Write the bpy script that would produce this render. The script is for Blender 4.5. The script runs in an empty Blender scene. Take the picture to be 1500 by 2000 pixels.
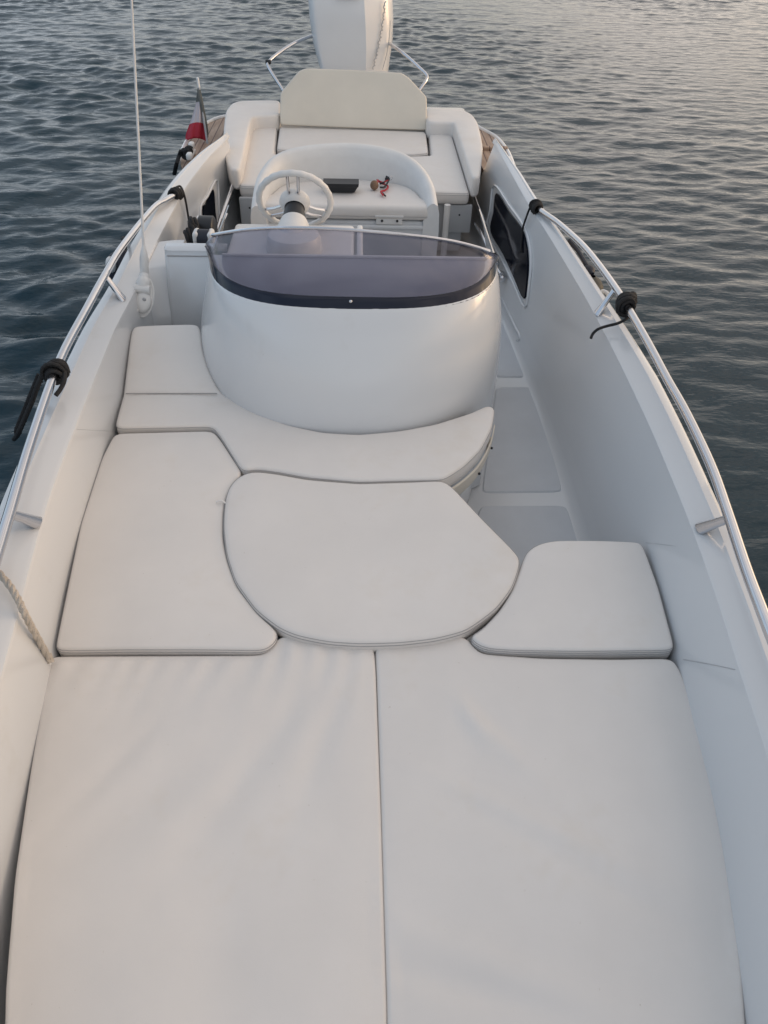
import bpy, bmesh, math, random
import numpy as np
from mathutils import Vector, Matrix, noise
from mathutils.geometry import delaunay_2d_cdt
random.seed(4); rng = np.random.default_rng(7)
R = math.radians
scene = bpy.context.scene
COL = scene.collection

# ------------------------------------------------------------------ camera
PITCH, YAW, ROLL, CX, HC, FPX = 42.0, 2.8, 2.0, -0.03, 1.85, 1444.0
p_, y_, r_ = R(PITCH), R(YAW), R(ROLL)
FW = Vector((math.sin(y_)*math.cos(p_), math.cos(y_)*math.cos(p_), -math.sin(p_)))
_rt = Vector((math.cos(y_), -math.sin(y_), 0)); _up = _rt.cross(FW)
RT = _rt*math.cos(r_) + _up*math.sin(r_); UPV = _up*math.cos(r_) - _rt*math.sin(r_)
CP = Vector((CX, 0, HC))
cam = bpy.data.cameras.new('camera'); cam_o = bpy.data.objects.new('camera', cam); COL.objects.link(cam_o)
cam.sensor_fit = 'VERTICAL'; cam.sensor_height = 36; cam.lens = FPX/2000*36
cam.clip_start = 0.02; cam.clip_end = 6000
m = Matrix.Identity(4)
for i, v in enumerate((RT, UPV, -FW)):
    for j in range(3): m[j][i] = v[j]
m.translation = CP; cam_o.matrix_world = m; scene.camera = cam_o

# survey helpers: the photo was measured point by point at a known height / distance
def ray(px, py): return FW + RT*((px-750)/FPX) + UPV*((1000-py)/FPX)
def U(px, py, z=0.0):
    d = ray(px, py); return CP + d*((z-CP.z)/d.z)
def UY(px, py, Y):
    d = ray(px, py); return CP + d*((Y-CP.y)/d.y)
def UX(px, py, X):
    d = ray(px, py); return CP + d*((X-CP.x)/d.x)
def UP(px, py, p0, n):
    d = ray(px, py); n = Vector(n); return CP + d*(((Vector(p0)-CP).dot(n))/d.dot(n))

# ------------------------------------------------------------------ materials
def nt_new(name):
    M = bpy.data.materials.new(name); M.use_nodes = True
    nt = M.node_tree; b = nt.nodes['Principled BSDF']; return M, nt, b
def mat(name, col, rough=.5, metal=0., bump=None, var=None, coat=0., spec=.5, rvar=None, specks=None):
    M, nt, b = nt_new(name)
    b.inputs['Base Color'].default_value = (*col, 1); b.inputs['Roughness'].default_value = rough
    b.inputs['Metallic'].default_value = metal; b.inputs['Coat Weight'].default_value = coat
    b.inputs['Coat Roughness'].default_value = .08; b.inputs['Specular IOR Level'].default_value = spec
    tc = nt.nodes.new('ShaderNodeTexCoord')
    if var:
        sc, amt = var
        n = nt.nodes.new('ShaderNodeTexNoise'); n.inputs['Scale'].default_value = sc; n.inputs['Detail'].default_value = 5
        n.inputs['Roughness'].default_value = .6
        nt.links.new(tc.outputs['Object'], n.inputs['Vector'])
        mr = nt.nodes.new('ShaderNodeMapRange'); mr.inputs[1].default_value = .3; mr.inputs[2].default_value = .7
        mr.inputs[3].default_value = 1-amt; mr.inputs[4].default_value = 1+amt*.4
        nt.links.new(n.outputs['Fac'], mr.inputs[0])
        mx = nt.nodes.new('ShaderNodeMix'); mx.data_type = 'RGBA'; mx.blend_type = 'MULTIPLY'; mx.inputs[0].default_value = 1
        mx.inputs[6].default_value = (*col, 1); nt.links.new(mr.outputs[0], mx.inputs[7])
        nt.links.new(mx.outputs[2], b.inputs['Base Color'])
    if specks:
        last = b.inputs['Base Color'].links[0].from_socket
        for sc, lo, hi, dark in specks:
            n2 = nt.nodes.new('ShaderNodeTexNoise'); n2.inputs['Scale'].default_value = sc; n2.inputs['Detail'].default_value = 4; n2.inputs['Roughness'].default_value = .7
            nt.links.new(tc.outputs['Object'], n2.inputs['Vector'])
            m2 = nt.nodes.new('ShaderNodeMapRange'); m2.inputs[1].default_value = lo; m2.inputs[2].default_value = hi; nt.links.new(n2.outputs['Fac'], m2.inputs[0])
            x2 = nt.nodes.new('ShaderNodeMix'); x2.data_type = 'RGBA'; x2.blend_type = 'MULTIPLY'; nt.links.new(m2.outputs[0], x2.inputs[0])
            nt.links.new(last, x2.inputs[6]); x2.inputs[7].default_value = dark; last = x2.outputs[2]
        nt.links.new(last, b.inputs['Base Color'])
    if rvar:
        n = nt.nodes.new('ShaderNodeTexNoise'); n.inputs['Scale'].default_value = rvar[0]; n.inputs['Detail'].default_value = 4
        nt.links.new(tc.outputs['Object'], n.inputs['Vector'])
        mr = nt.nodes.new('ShaderNodeMapRange'); mr.inputs[1].default_value = .3; mr.inputs[2].default_value = .7
        mr.inputs[3].default_value = max(.02, rough-rvar[1]); mr.inputs[4].default_value = rough+rvar[1]
        nt.links.new(n.outputs['Fac'], mr.inputs[0]); nt.links.new(mr.outputs[0], b.inputs['Roughness'])
    if bump:
        prev = None
        for sc, st, dist in bump:
            n = nt.nodes.new('ShaderNodeTexNoise'); n.inputs['Scale'].default_value = sc; n.inputs['Detail'].default_value = 3
            nt.links.new(tc.outputs['Object'], n.inputs['Vector'])
            bp = nt.nodes.new('ShaderNodeBump'); bp.inputs['Strength'].default_value = st; bp.inputs['Distance'].default_value = dist
            nt.links.new(n.outputs['Fac'], bp.inputs['Height'])
            if prev: nt.links.new(prev.outputs[0], bp.inputs['Normal'])
            prev = bp
        nt.links.new(prev.outputs[0], b.inputs['Normal'])
    return M
GEL = mat('gelcoat', (.645, .655, .662), .22, coat=.5, var=(.7, .025), bump=[(1.1, .08, .01)], specks=[(38, .72, .76, (.80, .78, .74, 1)), (4, .62, .8, (.95, .94, .92, 1))])
FLOOR = mat('gelcoat_floor', (.60, .61, .63), .45, var=(2, .05))
NONSKID = mat('nonskid', (.585, .60, .62), .7, var=(3, .08), bump=[(260, .6, .002)])
VINYL = mat('vinyl', (.722, .686, .648), .5, var=(2.6, .05), rvar=(4, .1), bump=[(420, .22, .0008), (9, .25, .004)], specks=[(3.1, .58, .74, (.97, .955, .93, 1)), (55, .71, .75, (.72, .68, .62, 1))])
CREAM = mat('cream_vinyl', (.70, .645, .55), .55, var=(3, .06), bump=[(300, .15, .001), (5, .25, .006)])
SEAM = mat('seam_thread', (.36, .35, .345), .8)
BAND = mat('smoked_band', (.006, .009, .022), .07, spec=.4)
PANEL = mat('dark_panel', (.004, .006, .012), .10, spec=.14)
STEEL = mat('polished_steel', (.64, .64, .66), .14, metal=1., rvar=(30, .05))
BROPE = mat('black_rope', (.010, .010, .011), .75, bump=[(260, .9, .004)])
WROPE = mat('white_rope', (.52, .46, .39), .85, var=(40, .2), bump=[(200, .9, .004)])
BPLAST = mat('black_plastic', (.012, .014, .018), .4, bump=[(200, .15, .001)])
WPLAST = mat('white_plastic', (.72, .71, .69), .4, var=(9, .06))
GREYP = mat('grey_laminate', (.42, .43, .44), .5, var=(4, .08))
NAVY = mat('navy_fender', (.012, .016, .028), .55, var=(9, .2))
OLIVE = mat('olive_fender', (.045, .047, .04), .6, var=(9, .2))
MOTORW = mat('motor_white', (.76, .76, .76), .22, coat=.6, var=(3, .03))
DASH = mat('dash_grey', (.33, .34, .385), .5, var=(3, .06), bump=[(300, .2, .001)])
CORK = mat('cork', (.22, .135, .085), .85, var=(60, .35), bump=[(120, .6, .003)])
RED = mat('red_cord', (.45, .02, .03), .6)
RUBBER = mat('rub_rubber', (.02, .021, .023), .6)
FGREEN = mat('flag_green', (.13, .135, .125), .8); FWHITE = mat('flag_white', (.55, .50, .52), .8); FRED = mat('flag_red', (.42, .028, .05), .8)

def glass_mat():
    M = bpy.data.materials.new('smoked_glass'); M.use_nodes = True; nt = M.node_tree; nt.nodes.clear()
    o = nt.nodes.new('ShaderNodeOutputMaterial'); t = nt.nodes.new('ShaderNodeBsdfTransparent'); g = nt.nodes.new('ShaderNodeBsdfGlossy')
    t.inputs[0].default_value = (.66, .66, .72, 1); g.inputs['Roughness'].default_value = .03
    lw = nt.nodes.new('ShaderNodeLayerWeight'); lw.inputs[0].default_value = .5
    pw = nt.nodes.new('ShaderNodeMath'); pw.operation = 'POWER'; pw.inputs[1].default_value = 5; nt.links.new(lw.outputs['Facing'], pw.inputs[0])
    f = nt.nodes.new('ShaderNodeMapRange'); f.inputs[3].default_value = .045; f.inputs[4].default_value = 1.; nt.links.new(pw.outputs[0], f.inputs[0])
    mx = nt.nodes.new('ShaderNodeMixShader')
    nt.links.new(f.outputs[0], mx.inputs[0]); nt.links.new(t.outputs[0], mx.inputs[1]); nt.links.new(g.outputs[0], mx.inputs[2])
    nt.links.new(mx.outputs[0], o.inputs[0]); return M
GLASS = glass_mat()

def teak_mat():
    M, nt, b = nt_new('teak')
    tc = nt.nodes.new('ShaderNodeTexCoord')
    mp = nt.nodes.new('ShaderNodeMapping'); mp.inputs['Scale'].default_value = (30, 3, 3)
    n = nt.nodes.new('ShaderNodeTexNoise'); n.inputs['Scale'].default_value = 1.5; n.inputs['Detail'].default_value = 6
    cr = nt.nodes.new('ShaderNodeValToRGB'); cr.color_ramp.elements[0].color = (.25, .165, .115, 1); cr.color_ramp.elements[1].color = (.42, .31, .235, 1)
    cr.color_ramp.elements[0].position = .3; cr.color_ramp.elements[1].position = .7
    w = nt.nodes.new('ShaderNodeTexWave'); w.wave_type = 'BANDS'; w.bands_direction = 'X'; w.inputs['Scale'].default_value = 5.2; w.inputs['Distortion'].default_value = 0
    mt = nt.nodes.new('ShaderNodeMath'); mt.operation = 'LESS_THAN'; mt.inputs[1].default_value = .05
    mx = nt.nodes.new('ShaderNodeMix'); mx.data_type = 'RGBA'; mx.inputs[7].default_value = (.10, .06, .05, 1)
    L = nt.links.new
    L(tc.outputs['Object'], mp.inputs[0]); L(mp.outputs[0], n.inputs['Vector']); L(n.outputs['Fac'], cr.inputs[0])
    L(tc.outputs['Object'], w.inputs['Vector']); L(w.outputs['Fac'], mt.inputs[0]); L(mt.outputs[0], mx.inputs[0])
    L(cr.outputs[0], mx.inputs[6]); L(mx.outputs[2], b.inputs['Base Color']); b.inputs['Roughness'].default_value = .65
    return M
TEAK = teak_mat()

# ------------------------------------------------------------------ mesh helpers
def root(name, loc, label, cat, group=None):
    o = bpy.data.objects.new(name, None); COL.objects.link(o); o.location = loc; o.empty_display_size = .1
    o['label'] = label; o['category'] = cat
    if group: o['group'] = group
    return o
def origin_of(parent):
    v = Vector((0, 0, 0)); q = parent
    while q: v = v + q.location; q = q.parent
    return v
def link(name, me, mats, parent=None, label=None, sharp=40, weld=False):
    for q in (mats if isinstance(mats, (list, tuple)) else [mats]): me.materials.append(q)
    me.update()
    me.polygons.foreach_set('use_smooth', [True]*len(me.polygons))
    me.set_sharp_from_angle(angle=R(sharp))
    o = bpy.data.objects.new(name, me); COL.objects.link(o)
    if parent: o.parent = parent
    if label: o['label'] = label
    return o
class MB:
    """collects pieces of ONE mesh"""
    def __init__(s): s.v = []; s.f = []; s.m = []
    def add(s, vs, fs, mi=0):
        b = len(s.v); s.v += [Vector(v) for v in vs]; s.f += [tuple(i+b for i in f) for f in fs]; s.m += [mi]*len(fs)
    def grid(s, rows, closed=False, mi=0, flip=False):
        n = len(rows[0]); vs = [p for r in rows for p in r]; fs = []
        for i in range(len(rows)-1):
            for j in range(n if closed else n-1):
                a, b2, c, d = i*n+j, i*n+(j+1) % n, (i+1)*n+(j+1) % n, (i+1)*n+j
                fs.append((a, d, c, b2) if flip else (a, b2, c, d))
        s.add(vs, fs, mi)
    def tube(s, pts, r, seg=10, mi=0, cap=True, closed=False, rfun=None):
        pts = [Vector(p) for p in pts]; n = len(pts)
        tans = []
        for i in range(n):
            a = pts[(i-1) % n] if (closed or i > 0) else pts[i]; b = pts[(i+1) % n] if (closed or i < n-1) else pts[i]
            t = b-a; tans.append(t.normalized() if t.length > 1e-9 else Vector((0, 0, 1)))
        t0 = tans[0]; nrm = t0.orthogonal().normalized(); rows = []
        for i in range(n):
            t = tans[i]; nrm = (nrm - t*nrm.dot(t)); nrm = nrm.normalized() if nrm.length > 1e-6 else t.orthogonal().normalized()
            bn = t.cross(nrm); rr = r if rfun is None else rfun(i/(n-1 if n > 1 else 1))
            rows.append([pts[i] + nrm*(math.cos(2*math.pi*k/seg)*rr) + bn*(math.sin(2*math.pi*k/seg)*rr) for k in range(seg)])
        if closed: rows.append(rows[0])
        s.grid(rows, True, mi)
        if cap and not closed:
            s.add(rows[0], [tuple(range(seg))[::-1]], mi); s.add(rows[-1], [tuple(range(seg))], mi)
    def rbox(s, c, sz, r=.01, mi=0, M=None, seg=3):
        bm = bmesh.new(); bmesh.ops.create_cube(bm, size=1)
        for v in bm.verts: v.co = Vector((v.co.x*sz[0], v.co.y*sz[1], v.co.z*sz[2]))
        if r > 0: bmesh.ops.bevel(bm, geom=list(bm.edges), offset=min(r, min(sz)*.49), segments=seg, affect='EDGES', profile=.5)
        bm.verts.index_update()
        vs = [(M @ v.co if M else v.co.copy()) + Vector(c) for v in bm.verts]
        s.add(vs, [tuple(v.index for v in f.verts) for f in bm.faces], mi); bm.free()
    def ball(s, c, r, mi=0, sc=(1, 1, 1), u=16, v=10):
        rows = []
        for i in range(v+1):
            th = math.pi*i/v
            rows.append([Vector(c)+Vector((math.cos(2*math.pi*k/u)*math.sin(th)*r*sc[0], math.sin(2*math.pi*k/u)*math.sin(th)*r*sc[1], -math.cos(th)*r*sc[2])) for k in range(u)])
        s.grid(rows, True, mi)
    def prism(s, loop, z0, z1, mi=0):
        n = len(loop); vs = [(p[0], p[1], z0) for p in loop]+[(p[0], p[1], z1) for p in loop]
        fs = [(i, (i+1) % n, n+(i+1) % n, n+i) for i in range(n)]
        s.add(vs, fs, mi); s.add([(p[0], p[1], z1) for p in loop], [tuple(range(n))], mi)
        s.add([(p[0], p[1], z0) for p in loop], [tuple(range(n))[::-1]], mi)
    def build(s, name, mats, parent=None, label=None, sharp=40, recalc=True):
        off = origin_of(parent) if parent else Vector((0, 0, 0))
        me = bpy.data.meshes.new(name)
        bm = bmesh.new()
        vs = [bm.verts.new(v-off) for v in s.v]
        for f, mi in zip(s.f, s.m):
            ids = []
            for i in f:
                if not ids or ids[-1] != i: ids.append(i)
            try:
                q = bm.faces.new([vs[i] for i in ids]); q.material_index = mi
            except ValueError: pass
        bmesh.ops.remove_doubles(bm, verts=bm.verts, dist=2e-5)
        bmesh.ops.dissolve_degenerate(bm, edges=bm.edges, dist=1e-6)
        if recalc: bmesh.ops.recalc_face_normals(bm, faces=bm.faces)
        bm.to_mesh(me); bm.free()
        return link(name, me, mats, parent, label, sharp)
def thing(name, mb, mats, label, cat, group=None, base=None, sharp=40):
    r = root(name, base, label, cat, group) if False else None
    # single-mesh thing with its origin at its base
    off = Vector(base) if base is not None else Vector((0, 0, 0))
    mb.v = [v-off for v in mb.v]
    o = mb.build(name, mats, None, None, sharp); o.location = off
    o['label'] = label; o['category'] = cat
    if group: o['group'] = group
    return o
def catmull(pts, sub=6, closed=False):
    pts = [Vector(p) for p in pts]; n = len(pts); out = []
    rng_ = range(n if closed else n-1)
    for i in rng_:
        p0 = pts[(i-1) % n] if (closed or i > 0) else pts[i]*2-pts[i+1]
        p1 = pts[i]; p2 = pts[(i+1) % n]
        p3 = pts[(i+2) % n] if (closed or i < n-2) else p2*2-p1
        for k in range(sub):
            t = k/sub
            out.append(.5*((2*p1)+(p2-p0)*t+(2*p0-5*p1+4*p2-p3)*t*t+(3*p1-p0-3*p2+p3)*t**3))
    if not closed: out.append(pts[-1])
    return out
def chaikin(P, it=2, rad=.022):
    P = [Vector(p).to_2d() for p in P]
    for _ in range(it):
        Q = []
        for i in range(len(P)):
            a, b = P[i], P[(i+1) % len(P)]; L = (b-a).length; k = min(.25, rad/max(L, 1e-6))
            Q += [a.lerp(b, k), a.lerp(b, 1-k)]
        P = Q
    return P
def resample(P, step):
    n = len(P); out = []
    for i in range(n):
        a, b = P[i], P[(i+1) % n]; L = (b-a).length
        if L < 1e-6: continue
        k = max(1, int(round(L/step)))
        for j in range(k): out.append(a.lerp(b, j/k))
    # drop near duplicates
    res = []
    for p in out:
        if not res or (p-res[-1]).length > step*.35: res.append(p)
    if (res[0]-res[-1]).length < step*.35: res.pop()
    return res
def area(P): return .5*sum(P[i].x*P[(i+1) % len(P)].y-P[(i+1) % len(P)].x*P[i].y for i in range(len(P)))
def inset(P, d):
    n = len(P); out = []
    for i in range(n):
        t = (P[(i+1) % n]-P[(i-1) % n]).normalized(); out.append(P[i]+Vector((-t.y, t.x))*d)   # CCW: left = inside
    return out
def edge_dist(Q, P):
    Q = np.array(Q); A = np.array([tuple(p) for p in P]); B = np.roll(A, -1, 0); best = np.full(len(Q), 9.)
    for a, b in zip(A, B):
        ab = b-a; t = np.clip(((Q-a)@ab)/max(ab@ab, 1e-12), 0, 1); best = np.minimum(best, np.hypot(*(Q-a-t[:, None]*ab).T))
    return best
def cushion_mb(P, ztop, thick=.07, r=.012, crown=.006, grid=.022, wob=.0015, wrinkle=None, seams=(.12, .26), seed=0., rad=.018, grow=.003):
    """upholstered pad from a plan outline. ztop: number or function(x, y)"""
    zf = ztop if callable(ztop) else (lambda x, y: ztop)
    P = resample(chaikin(P, 3, rad), min(grid, .02))
    if area(P) < 0: P = P[::-1]
    P = inset(P, -grow)
    mb = MB(); rows = []
    def row(d, dz): return [Vector((q.x, q.y, zf(q.x, q.y)+dz)) for q in inset(P, d)]
    rows.append(row(.012, -thick)); rows.append(row(.002, -thick+.010))
    rows.append(row(-.001, -thick*.55)); rows.append(row(0, -r))
    for a in (22, 45, 67): rows.append(row(r*(1-math.cos(R(a))), -r*(1-math.sin(R(a)))))
    rows.append(row(r, 0)); mb.grid(rows, True)
    I = inset(P, r)
    # remove self-crossing neighbours
    J = []
    for q in I:
        if not J or (q-J[-1]).length > .004: J.append(q)
    J = I
    xs = [q.x for q in J]; ys = [q.y for q in J]
    gx = np.arange(min(xs)+grid*.7, max(xs), grid); gy = np.arange(min(ys)+grid*.7, max(ys), grid)
    G = np.array([(x+random.uniform(-.15, .15)*grid, y+random.uniform(-.15, .15)*grid) for x in gx for y in gy])
    # keep the ones well inside
    ins = np.zeros(len(G), bool); A = np.array([tuple(q) for q in J]); B = np.roll(A, -1, 0)
    for a, b in zip(A, B):
        c = ((a[1] > G[:, 1]) != (b[1] > G[:, 1])); 
        with np.errstate(divide='ignore', invalid='ignore'):
            xi = (b[0]-a[0])*(G[:, 1]-a[1])/(b[1]-a[1])+a[0]
        ins ^= c & (G[:, 0] < xi)
    G = G[ins]; d = edge_dist(G, J); G = G[d > grid*.55]
    pts = [Vector(q) for q in J]+[Vector(g) for g in G]
    n = len(J)
    vo, _, fo, _, _, _ = delaunay_2d_cdt(pts, [(i, (i+1) % n) for i in range(n)], [], 1, 1e-6)
    dd = edge_dist([tuple(v) for v in vo], J); out = []
    for v, e in zip(vo, dd):
        k = 1-math.exp(-(e/.07))
        z = zf(v.x, v.y)+crown*k + wob*k*noise.noise(Vector((v.x*5+seed, v.y*5, seed)))*2 + wob*.6*k*noise.noise(Vector((v.x*14, v.y*14+seed, 2.)))
        if wrinkle: z += wrinkle(v.x, v.y, e)*min(1, e/.015)
        out.append((v.x, v.y, z))
    mb.add(out, [tuple(f) for f in fo])
    for s in seams:     # stitched seam lines round the side
        ring = row(-.0008 if thick*s > r else r*(1-math.sqrt(max(0, 1-(1-thick*s/r)**2)))-.0004, -thick*s); mb.tube(ring, .0013, 5, 1, closed=True)
    return mb

# ------------------------------------------------------------------ boat lines
ZG = .25
LTp = [(411,299),(362,362),(295,489),(261,571),(224,635),(201,693),(140,843),(93,969),(61,1081),(28,1216),(0,1314)]
RTp = [(1030,393),(1075,462),(1145,579),(1205,692),(1277,843),(1323,955),(1355,1029),(1388,1127),(1421,1216),(1453,1340),(1500,1447)]
LOp = [(373,310),(332,347),(9,903)]
ROp = [(1175,560),(1227,640),(1290,740),(1346,880),(1411,1015)]
def table(pts, bow, stern, sgn):
    q = [(U(a, b, ZG).y, sgn*U(a, b, ZG).x) for a, b in pts]; q = sorted(bow+q+stern); return np.array(q)
BOW = [(-1.35, .02), (-1.2, .12), (-.9, .38), (-.5, .60), (0, .76), (.45, .865)]
STERN = [(5.75, .98), (6.2, .96), (6.8, .93), (7.4, .90)]
TL = table(LTp, BOW, STERN, -1); TR = table(RTp, BOW, STERN, 1)
YS = np.arange(-1.35, 7.41, .02)
def curve(T):
    x = np.interp(YS, T[:, 0], T[:, 1]); k = np.exp(-.5*(np.arange(-16, 17)/6.)**2); k /= k.sum()
    return np.convolve(np.pad(x, 16, 'edge'), k, 'valid')
XIL, XIR = curve(TL), curve(TR)
def xin(Y, s): return float(np.interp(Y, YS, XIL if s < 0 else XIR))
def capw(Y, s):
    if s > 0: return float(np.interp(Y, [-1.35, -1, 0, 1.5, 2.6, 3.0, 3.4, 4.3, 5.1, 5.95], [.02, .09, .12, .118, .128, .113, .093, .075, .062, .015]))
    return float(np.interp(Y, [-1.35, -1, 0, 1.5, 2.5, 4.4, 5.1, 5.6, 5.95], [.02, .10, .15, .15, .14, .12, .10, .06, .015]))
def xw(Y, z, s):          # inner wall half-breadth at height z
    d = .052 if s > 0 else .026
    return xin(Y, s) - (d*min(1, (ZG-z)/.25) + (.045*(-z)/.42 if z < 0 else 0))*min(1, max(0, (Y+1.3)/1.2))
def on_wall(px, py, s, off=0.):
    d = ray(px, py); lo, hi = None, None
    t = .5
    while t < 12:
        P = CP+d*t
        if s*P.x > xw(P.y, min(P.z, ZG), s)-off: break
        t += .004
    return P
ZW = -.62       # water level

boat = root('motorboat', (0, 3.2, ZW), 'white open motorboat seen from its bow towards the outboard at the stern', 'motorboat')

# cap of the gunwale, one per side
for s in (-1, 1):
    mb = MB(); rows = []
    for Y in np.arange(-1.3, 5.96, .06):
        xi, w = xin(Y, s), capw(Y, s)
        prof = [(xi-.004, ZG-.016), (xi-.002, ZG-.005), (xi+.010*min(1, w/.1), ZG+.001), (xi+w*.52, ZG+.010), (xi+w*.60, ZG+.016), (xi+w*.82, ZG+.014), (xi+w*.95, ZG+.004), (xi+w, ZG-.02), (xi+w+.004, ZG-.08), (xi+w-.004, ZG-.12)]
        if Y > 4.9: prof = prof[:-2]+[(xi+w+.006, ZG-.12), (xi+w+.01, -.07)]
        rows.append([Vector((s*x, Y, z)) for x, z in prof])
    mb.grid(rows); mb.build('gunwale', GEL, boat, sharp=28)
# inner walls + cockpit sole
mb = MB()
for s in (-1, 1):
    rows = []
    for Y in np.arange(-1.3, 7.3, .06):
        zt_ = ZG-.012 if Y < 5.85 else max(-.09, ZG-.012-(Y-5.85)*4)
        zs = [zt_]+[min(zt_-.001*k, q) for k, q in enumerate((.20, .12, .04, -.05, -.16, -.28, -.37))]
        rows.append([Vector((s*xw(Y, z, s), Y, z)) for z in zs]+[Vector((s*(xw(Y, -.40, s)-.012), Y, -.40)), Vector((s*(xw(Y, -.42, s)-.045), Y, -.42)), Vector((0, Y, -.42))])
    mb.grid(rows)
mb.build('cockpit_liner', GEL, boat, sharp=35)
# hull
mb = MB(); rows = []
for Y in list(np.arange(-1.35, 7.6, .1)):
    row = []
    for s in (-1, 1):
        xo = xin(min(Y, 5.0), s)+capw(min(Y, 4.6), s)-.006
        k = min(1, max(0, (Y-4.7)/.6)); k = k*k*(3-2*k)
        top = ZG-.10 - k*.235; x = xo*(1-k)+1.27*k
        if Y > 6.9: x = 1.27-(Y-6.9)**2*.55
        fl = min(1, max(0, (Y+1.3)/2.2))
        pr = [(x, top), (x-.012, top-.05), (x*(.90+.06*fl), -.25), (x*(.80+.12*fl), -.45), (x*(.66+.22*fl), -.66), (x*(.4+.35*fl), -.9), (0, -1.05)]
        pts = [Vector((s*a, Y, min(b, top))) for a, b in pr]
        row += pts if s < 0 else pts[::-1][1:]
    rows.append(row)
mb.grid(rows); mb.add(rows[-1], [tuple(range(len(rows[-1])))]); mb.build('hull', GEL, boat, sharp=30)
for s in (-1, 1):
    mb = MB(); mb.tube([Vector((s*(xin(Y, s)+capw(Y, s)+.008), Y, ZG-.115)) for Y in np.arange(-1.25, 4.65, .06)], .016, 8); mb.build('rub_rail', RUBBER, boat)

# cockpit sole non-skid panels
Zf = -.42
def quadpanel(name, P, z, h, mm, parent, r=.02):
    loop = resample(chaikin(P, 2), .03)
    if area(loop) < 0: loop = loop[::-1]
    mb = MB(); n = len(loop); lo = loop; hi = inset(loop, .008)
    mb.grid([[Vector((q.x, q.y, z)) for q in lo], [Vector((q.x, q.y, z+h)) for q in hi]], True)
    mb.add([Vector((q.x, q.y, z+h)) for q in hi], [tuple(range(n))]); return mb.build(name, mm, parent)
quadpanel('floor_panel', [U(*q, Zf) for q in ((968,757),(1047,757),(1100,962),(940,964))], Zf, .007, NONSKID, boat)
quadpanel('floor_panel', [U(*q, Zf) for q in ((938,988),(1106,988),(1150,1120),(900,1120))], Zf, .007, NONSKID, boat)
quadpanel('floor_panel', [U(*q, Zf) for q in ((962,600),(1005,600),(1032,738),(966,738))], Zf, .007, NONSKID, boat)

# ------------------------------------------------------------------ console
def cons_loop(z, inner=0.):
    # plan section of the console at height z
    zz = [-.42, .0, .2, .36, .46, .50]
    a = np.interp(z, zz, [.748, .746, .716, .674, .646, .633])-inner
    b = np.interp(z, zz, [.92, .905, .845, .765, .70, .66])-inner
    yc = np.interp(z, zz, [3.42, 3.42, 3.41, 3.385, 3.365, 3.355]); n = np.interp(z, zz, [2.2, 2.2, 2.4, 2.7, 2.95, 3.05])
    xc = -.045 if z > .4 else np.interp(z, [-.42, .0, .4], [-.062, -.062, -.045])
    pts = [(xc-a, 3.78)]
    for k in range(61):
        t = math.pi*k/60; c, s_ = -math.cos(t), math.sin(t)
        pts.append((xc+a*math.copysign(abs(c)**(2/n), c), yc-b*abs(s_)**(2/n)))
    pts.append((xc+a, 3.78)); return [Vector((x, y, z)) for x, y in pts]
mb = MB()
levels = [-.415, -.3, -.15, 0, .12, .22, .30, .37, .43, .47, .488, .497]
rows = [cons_loop(z) for z in levels]+[[p+Vector((0, 0, .003)) for p in cons_loop(.50, .008)]]
mb.grid(rows)
top = cons_loop(.50, .008); inner = cons_loop(.50, .05)
# top deck, back to the dash edge at Y 3.16
YD = 3.17
def clipdeck(loop, z): return [Vector((p.x, min(p.y, YD), z)) for p in loop]
mb.grid([clipdeck(top, .503), clipdeck(inner, .503)])
con = mb.build('console', GEL, boat, sharp=50)
mb = MB(); mb.add(clipdeck(inner, .503), [tuple(range(len(inner)))])
mb.build('dash_top', DASH, con)
# dash well behind the deck
mb = MB()
mb.add([(-.66, YD, .503), (.58, YD, .503), (.58, YD+.03, .36), (-.66, YD+.03, .36)], [(0, 1, 2, 3)])
mb.rbox((-.345, 3.47, .36), (.60, .56, .13), .02)
mb.rbox((.27, 3.47, .16), (.60, .56, .16), .02)
mb.rbox((-.02, 3.47, .34), (.03, .56, .17), .01)
mb.tube([(-.62, YD-.004, .504), (.54, YD-.004, .504)], .010, 8)
mb.build('dashboard', WPLAST, boat)
mb = MB()
mb.rbox((.30, 3.40, .255), (.34, .16, .03), .008); mb.rbox((.36, 3.44, .28), (.05, .04, .05), .015)
mb.build('switch_panel', BPLAST, boat)
# side coaming of the console behind the windscreen ends
mb = MB()
wc = UY(576, 393, 3.72); nW = Vector((0, math.cos(R(26.5)), math.sin(R(26.5))))
pod = wc - nW*.30
rows = []
for z, rr in ((-.17, .150), (-.02, .142), (.03, .138), (.05, .128), (.056, .11), (.057, .0)):
    rows.append([pod+Vector((.01+rr*.92*math.cos(2*math.pi*k/40), rr*.9*math.sin(2*math.pi*k/40)-.02, z+.035)) for k in range(40)])
mb.grid(rows, True); rows = []
e1 = Vector((1, 0, 0)); e2 = nW.cross(e1)
for d, rr in ((-.08, .10), (.05, .095), (.085, .09), (.115, .082), (.15, .072), (.172, .064), (.176, 0)):
    rows.append([pod+nW*d+e1*(rr*math.cos(2*math.pi*k/30))+e2*(rr*math.sin(2*math.pi*k/30)) for k in range(30)])
mb.grid(rows, True); mb.build('instrument_pod', WPLAST, boat)
mb = MB(); mb.tube([UY(x, y, 3.78) for x, y in ((556, 440), (600, 441), (655, 445))], .005, 8); mb.build('dash_gasket', BPLAST, boat)

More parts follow.
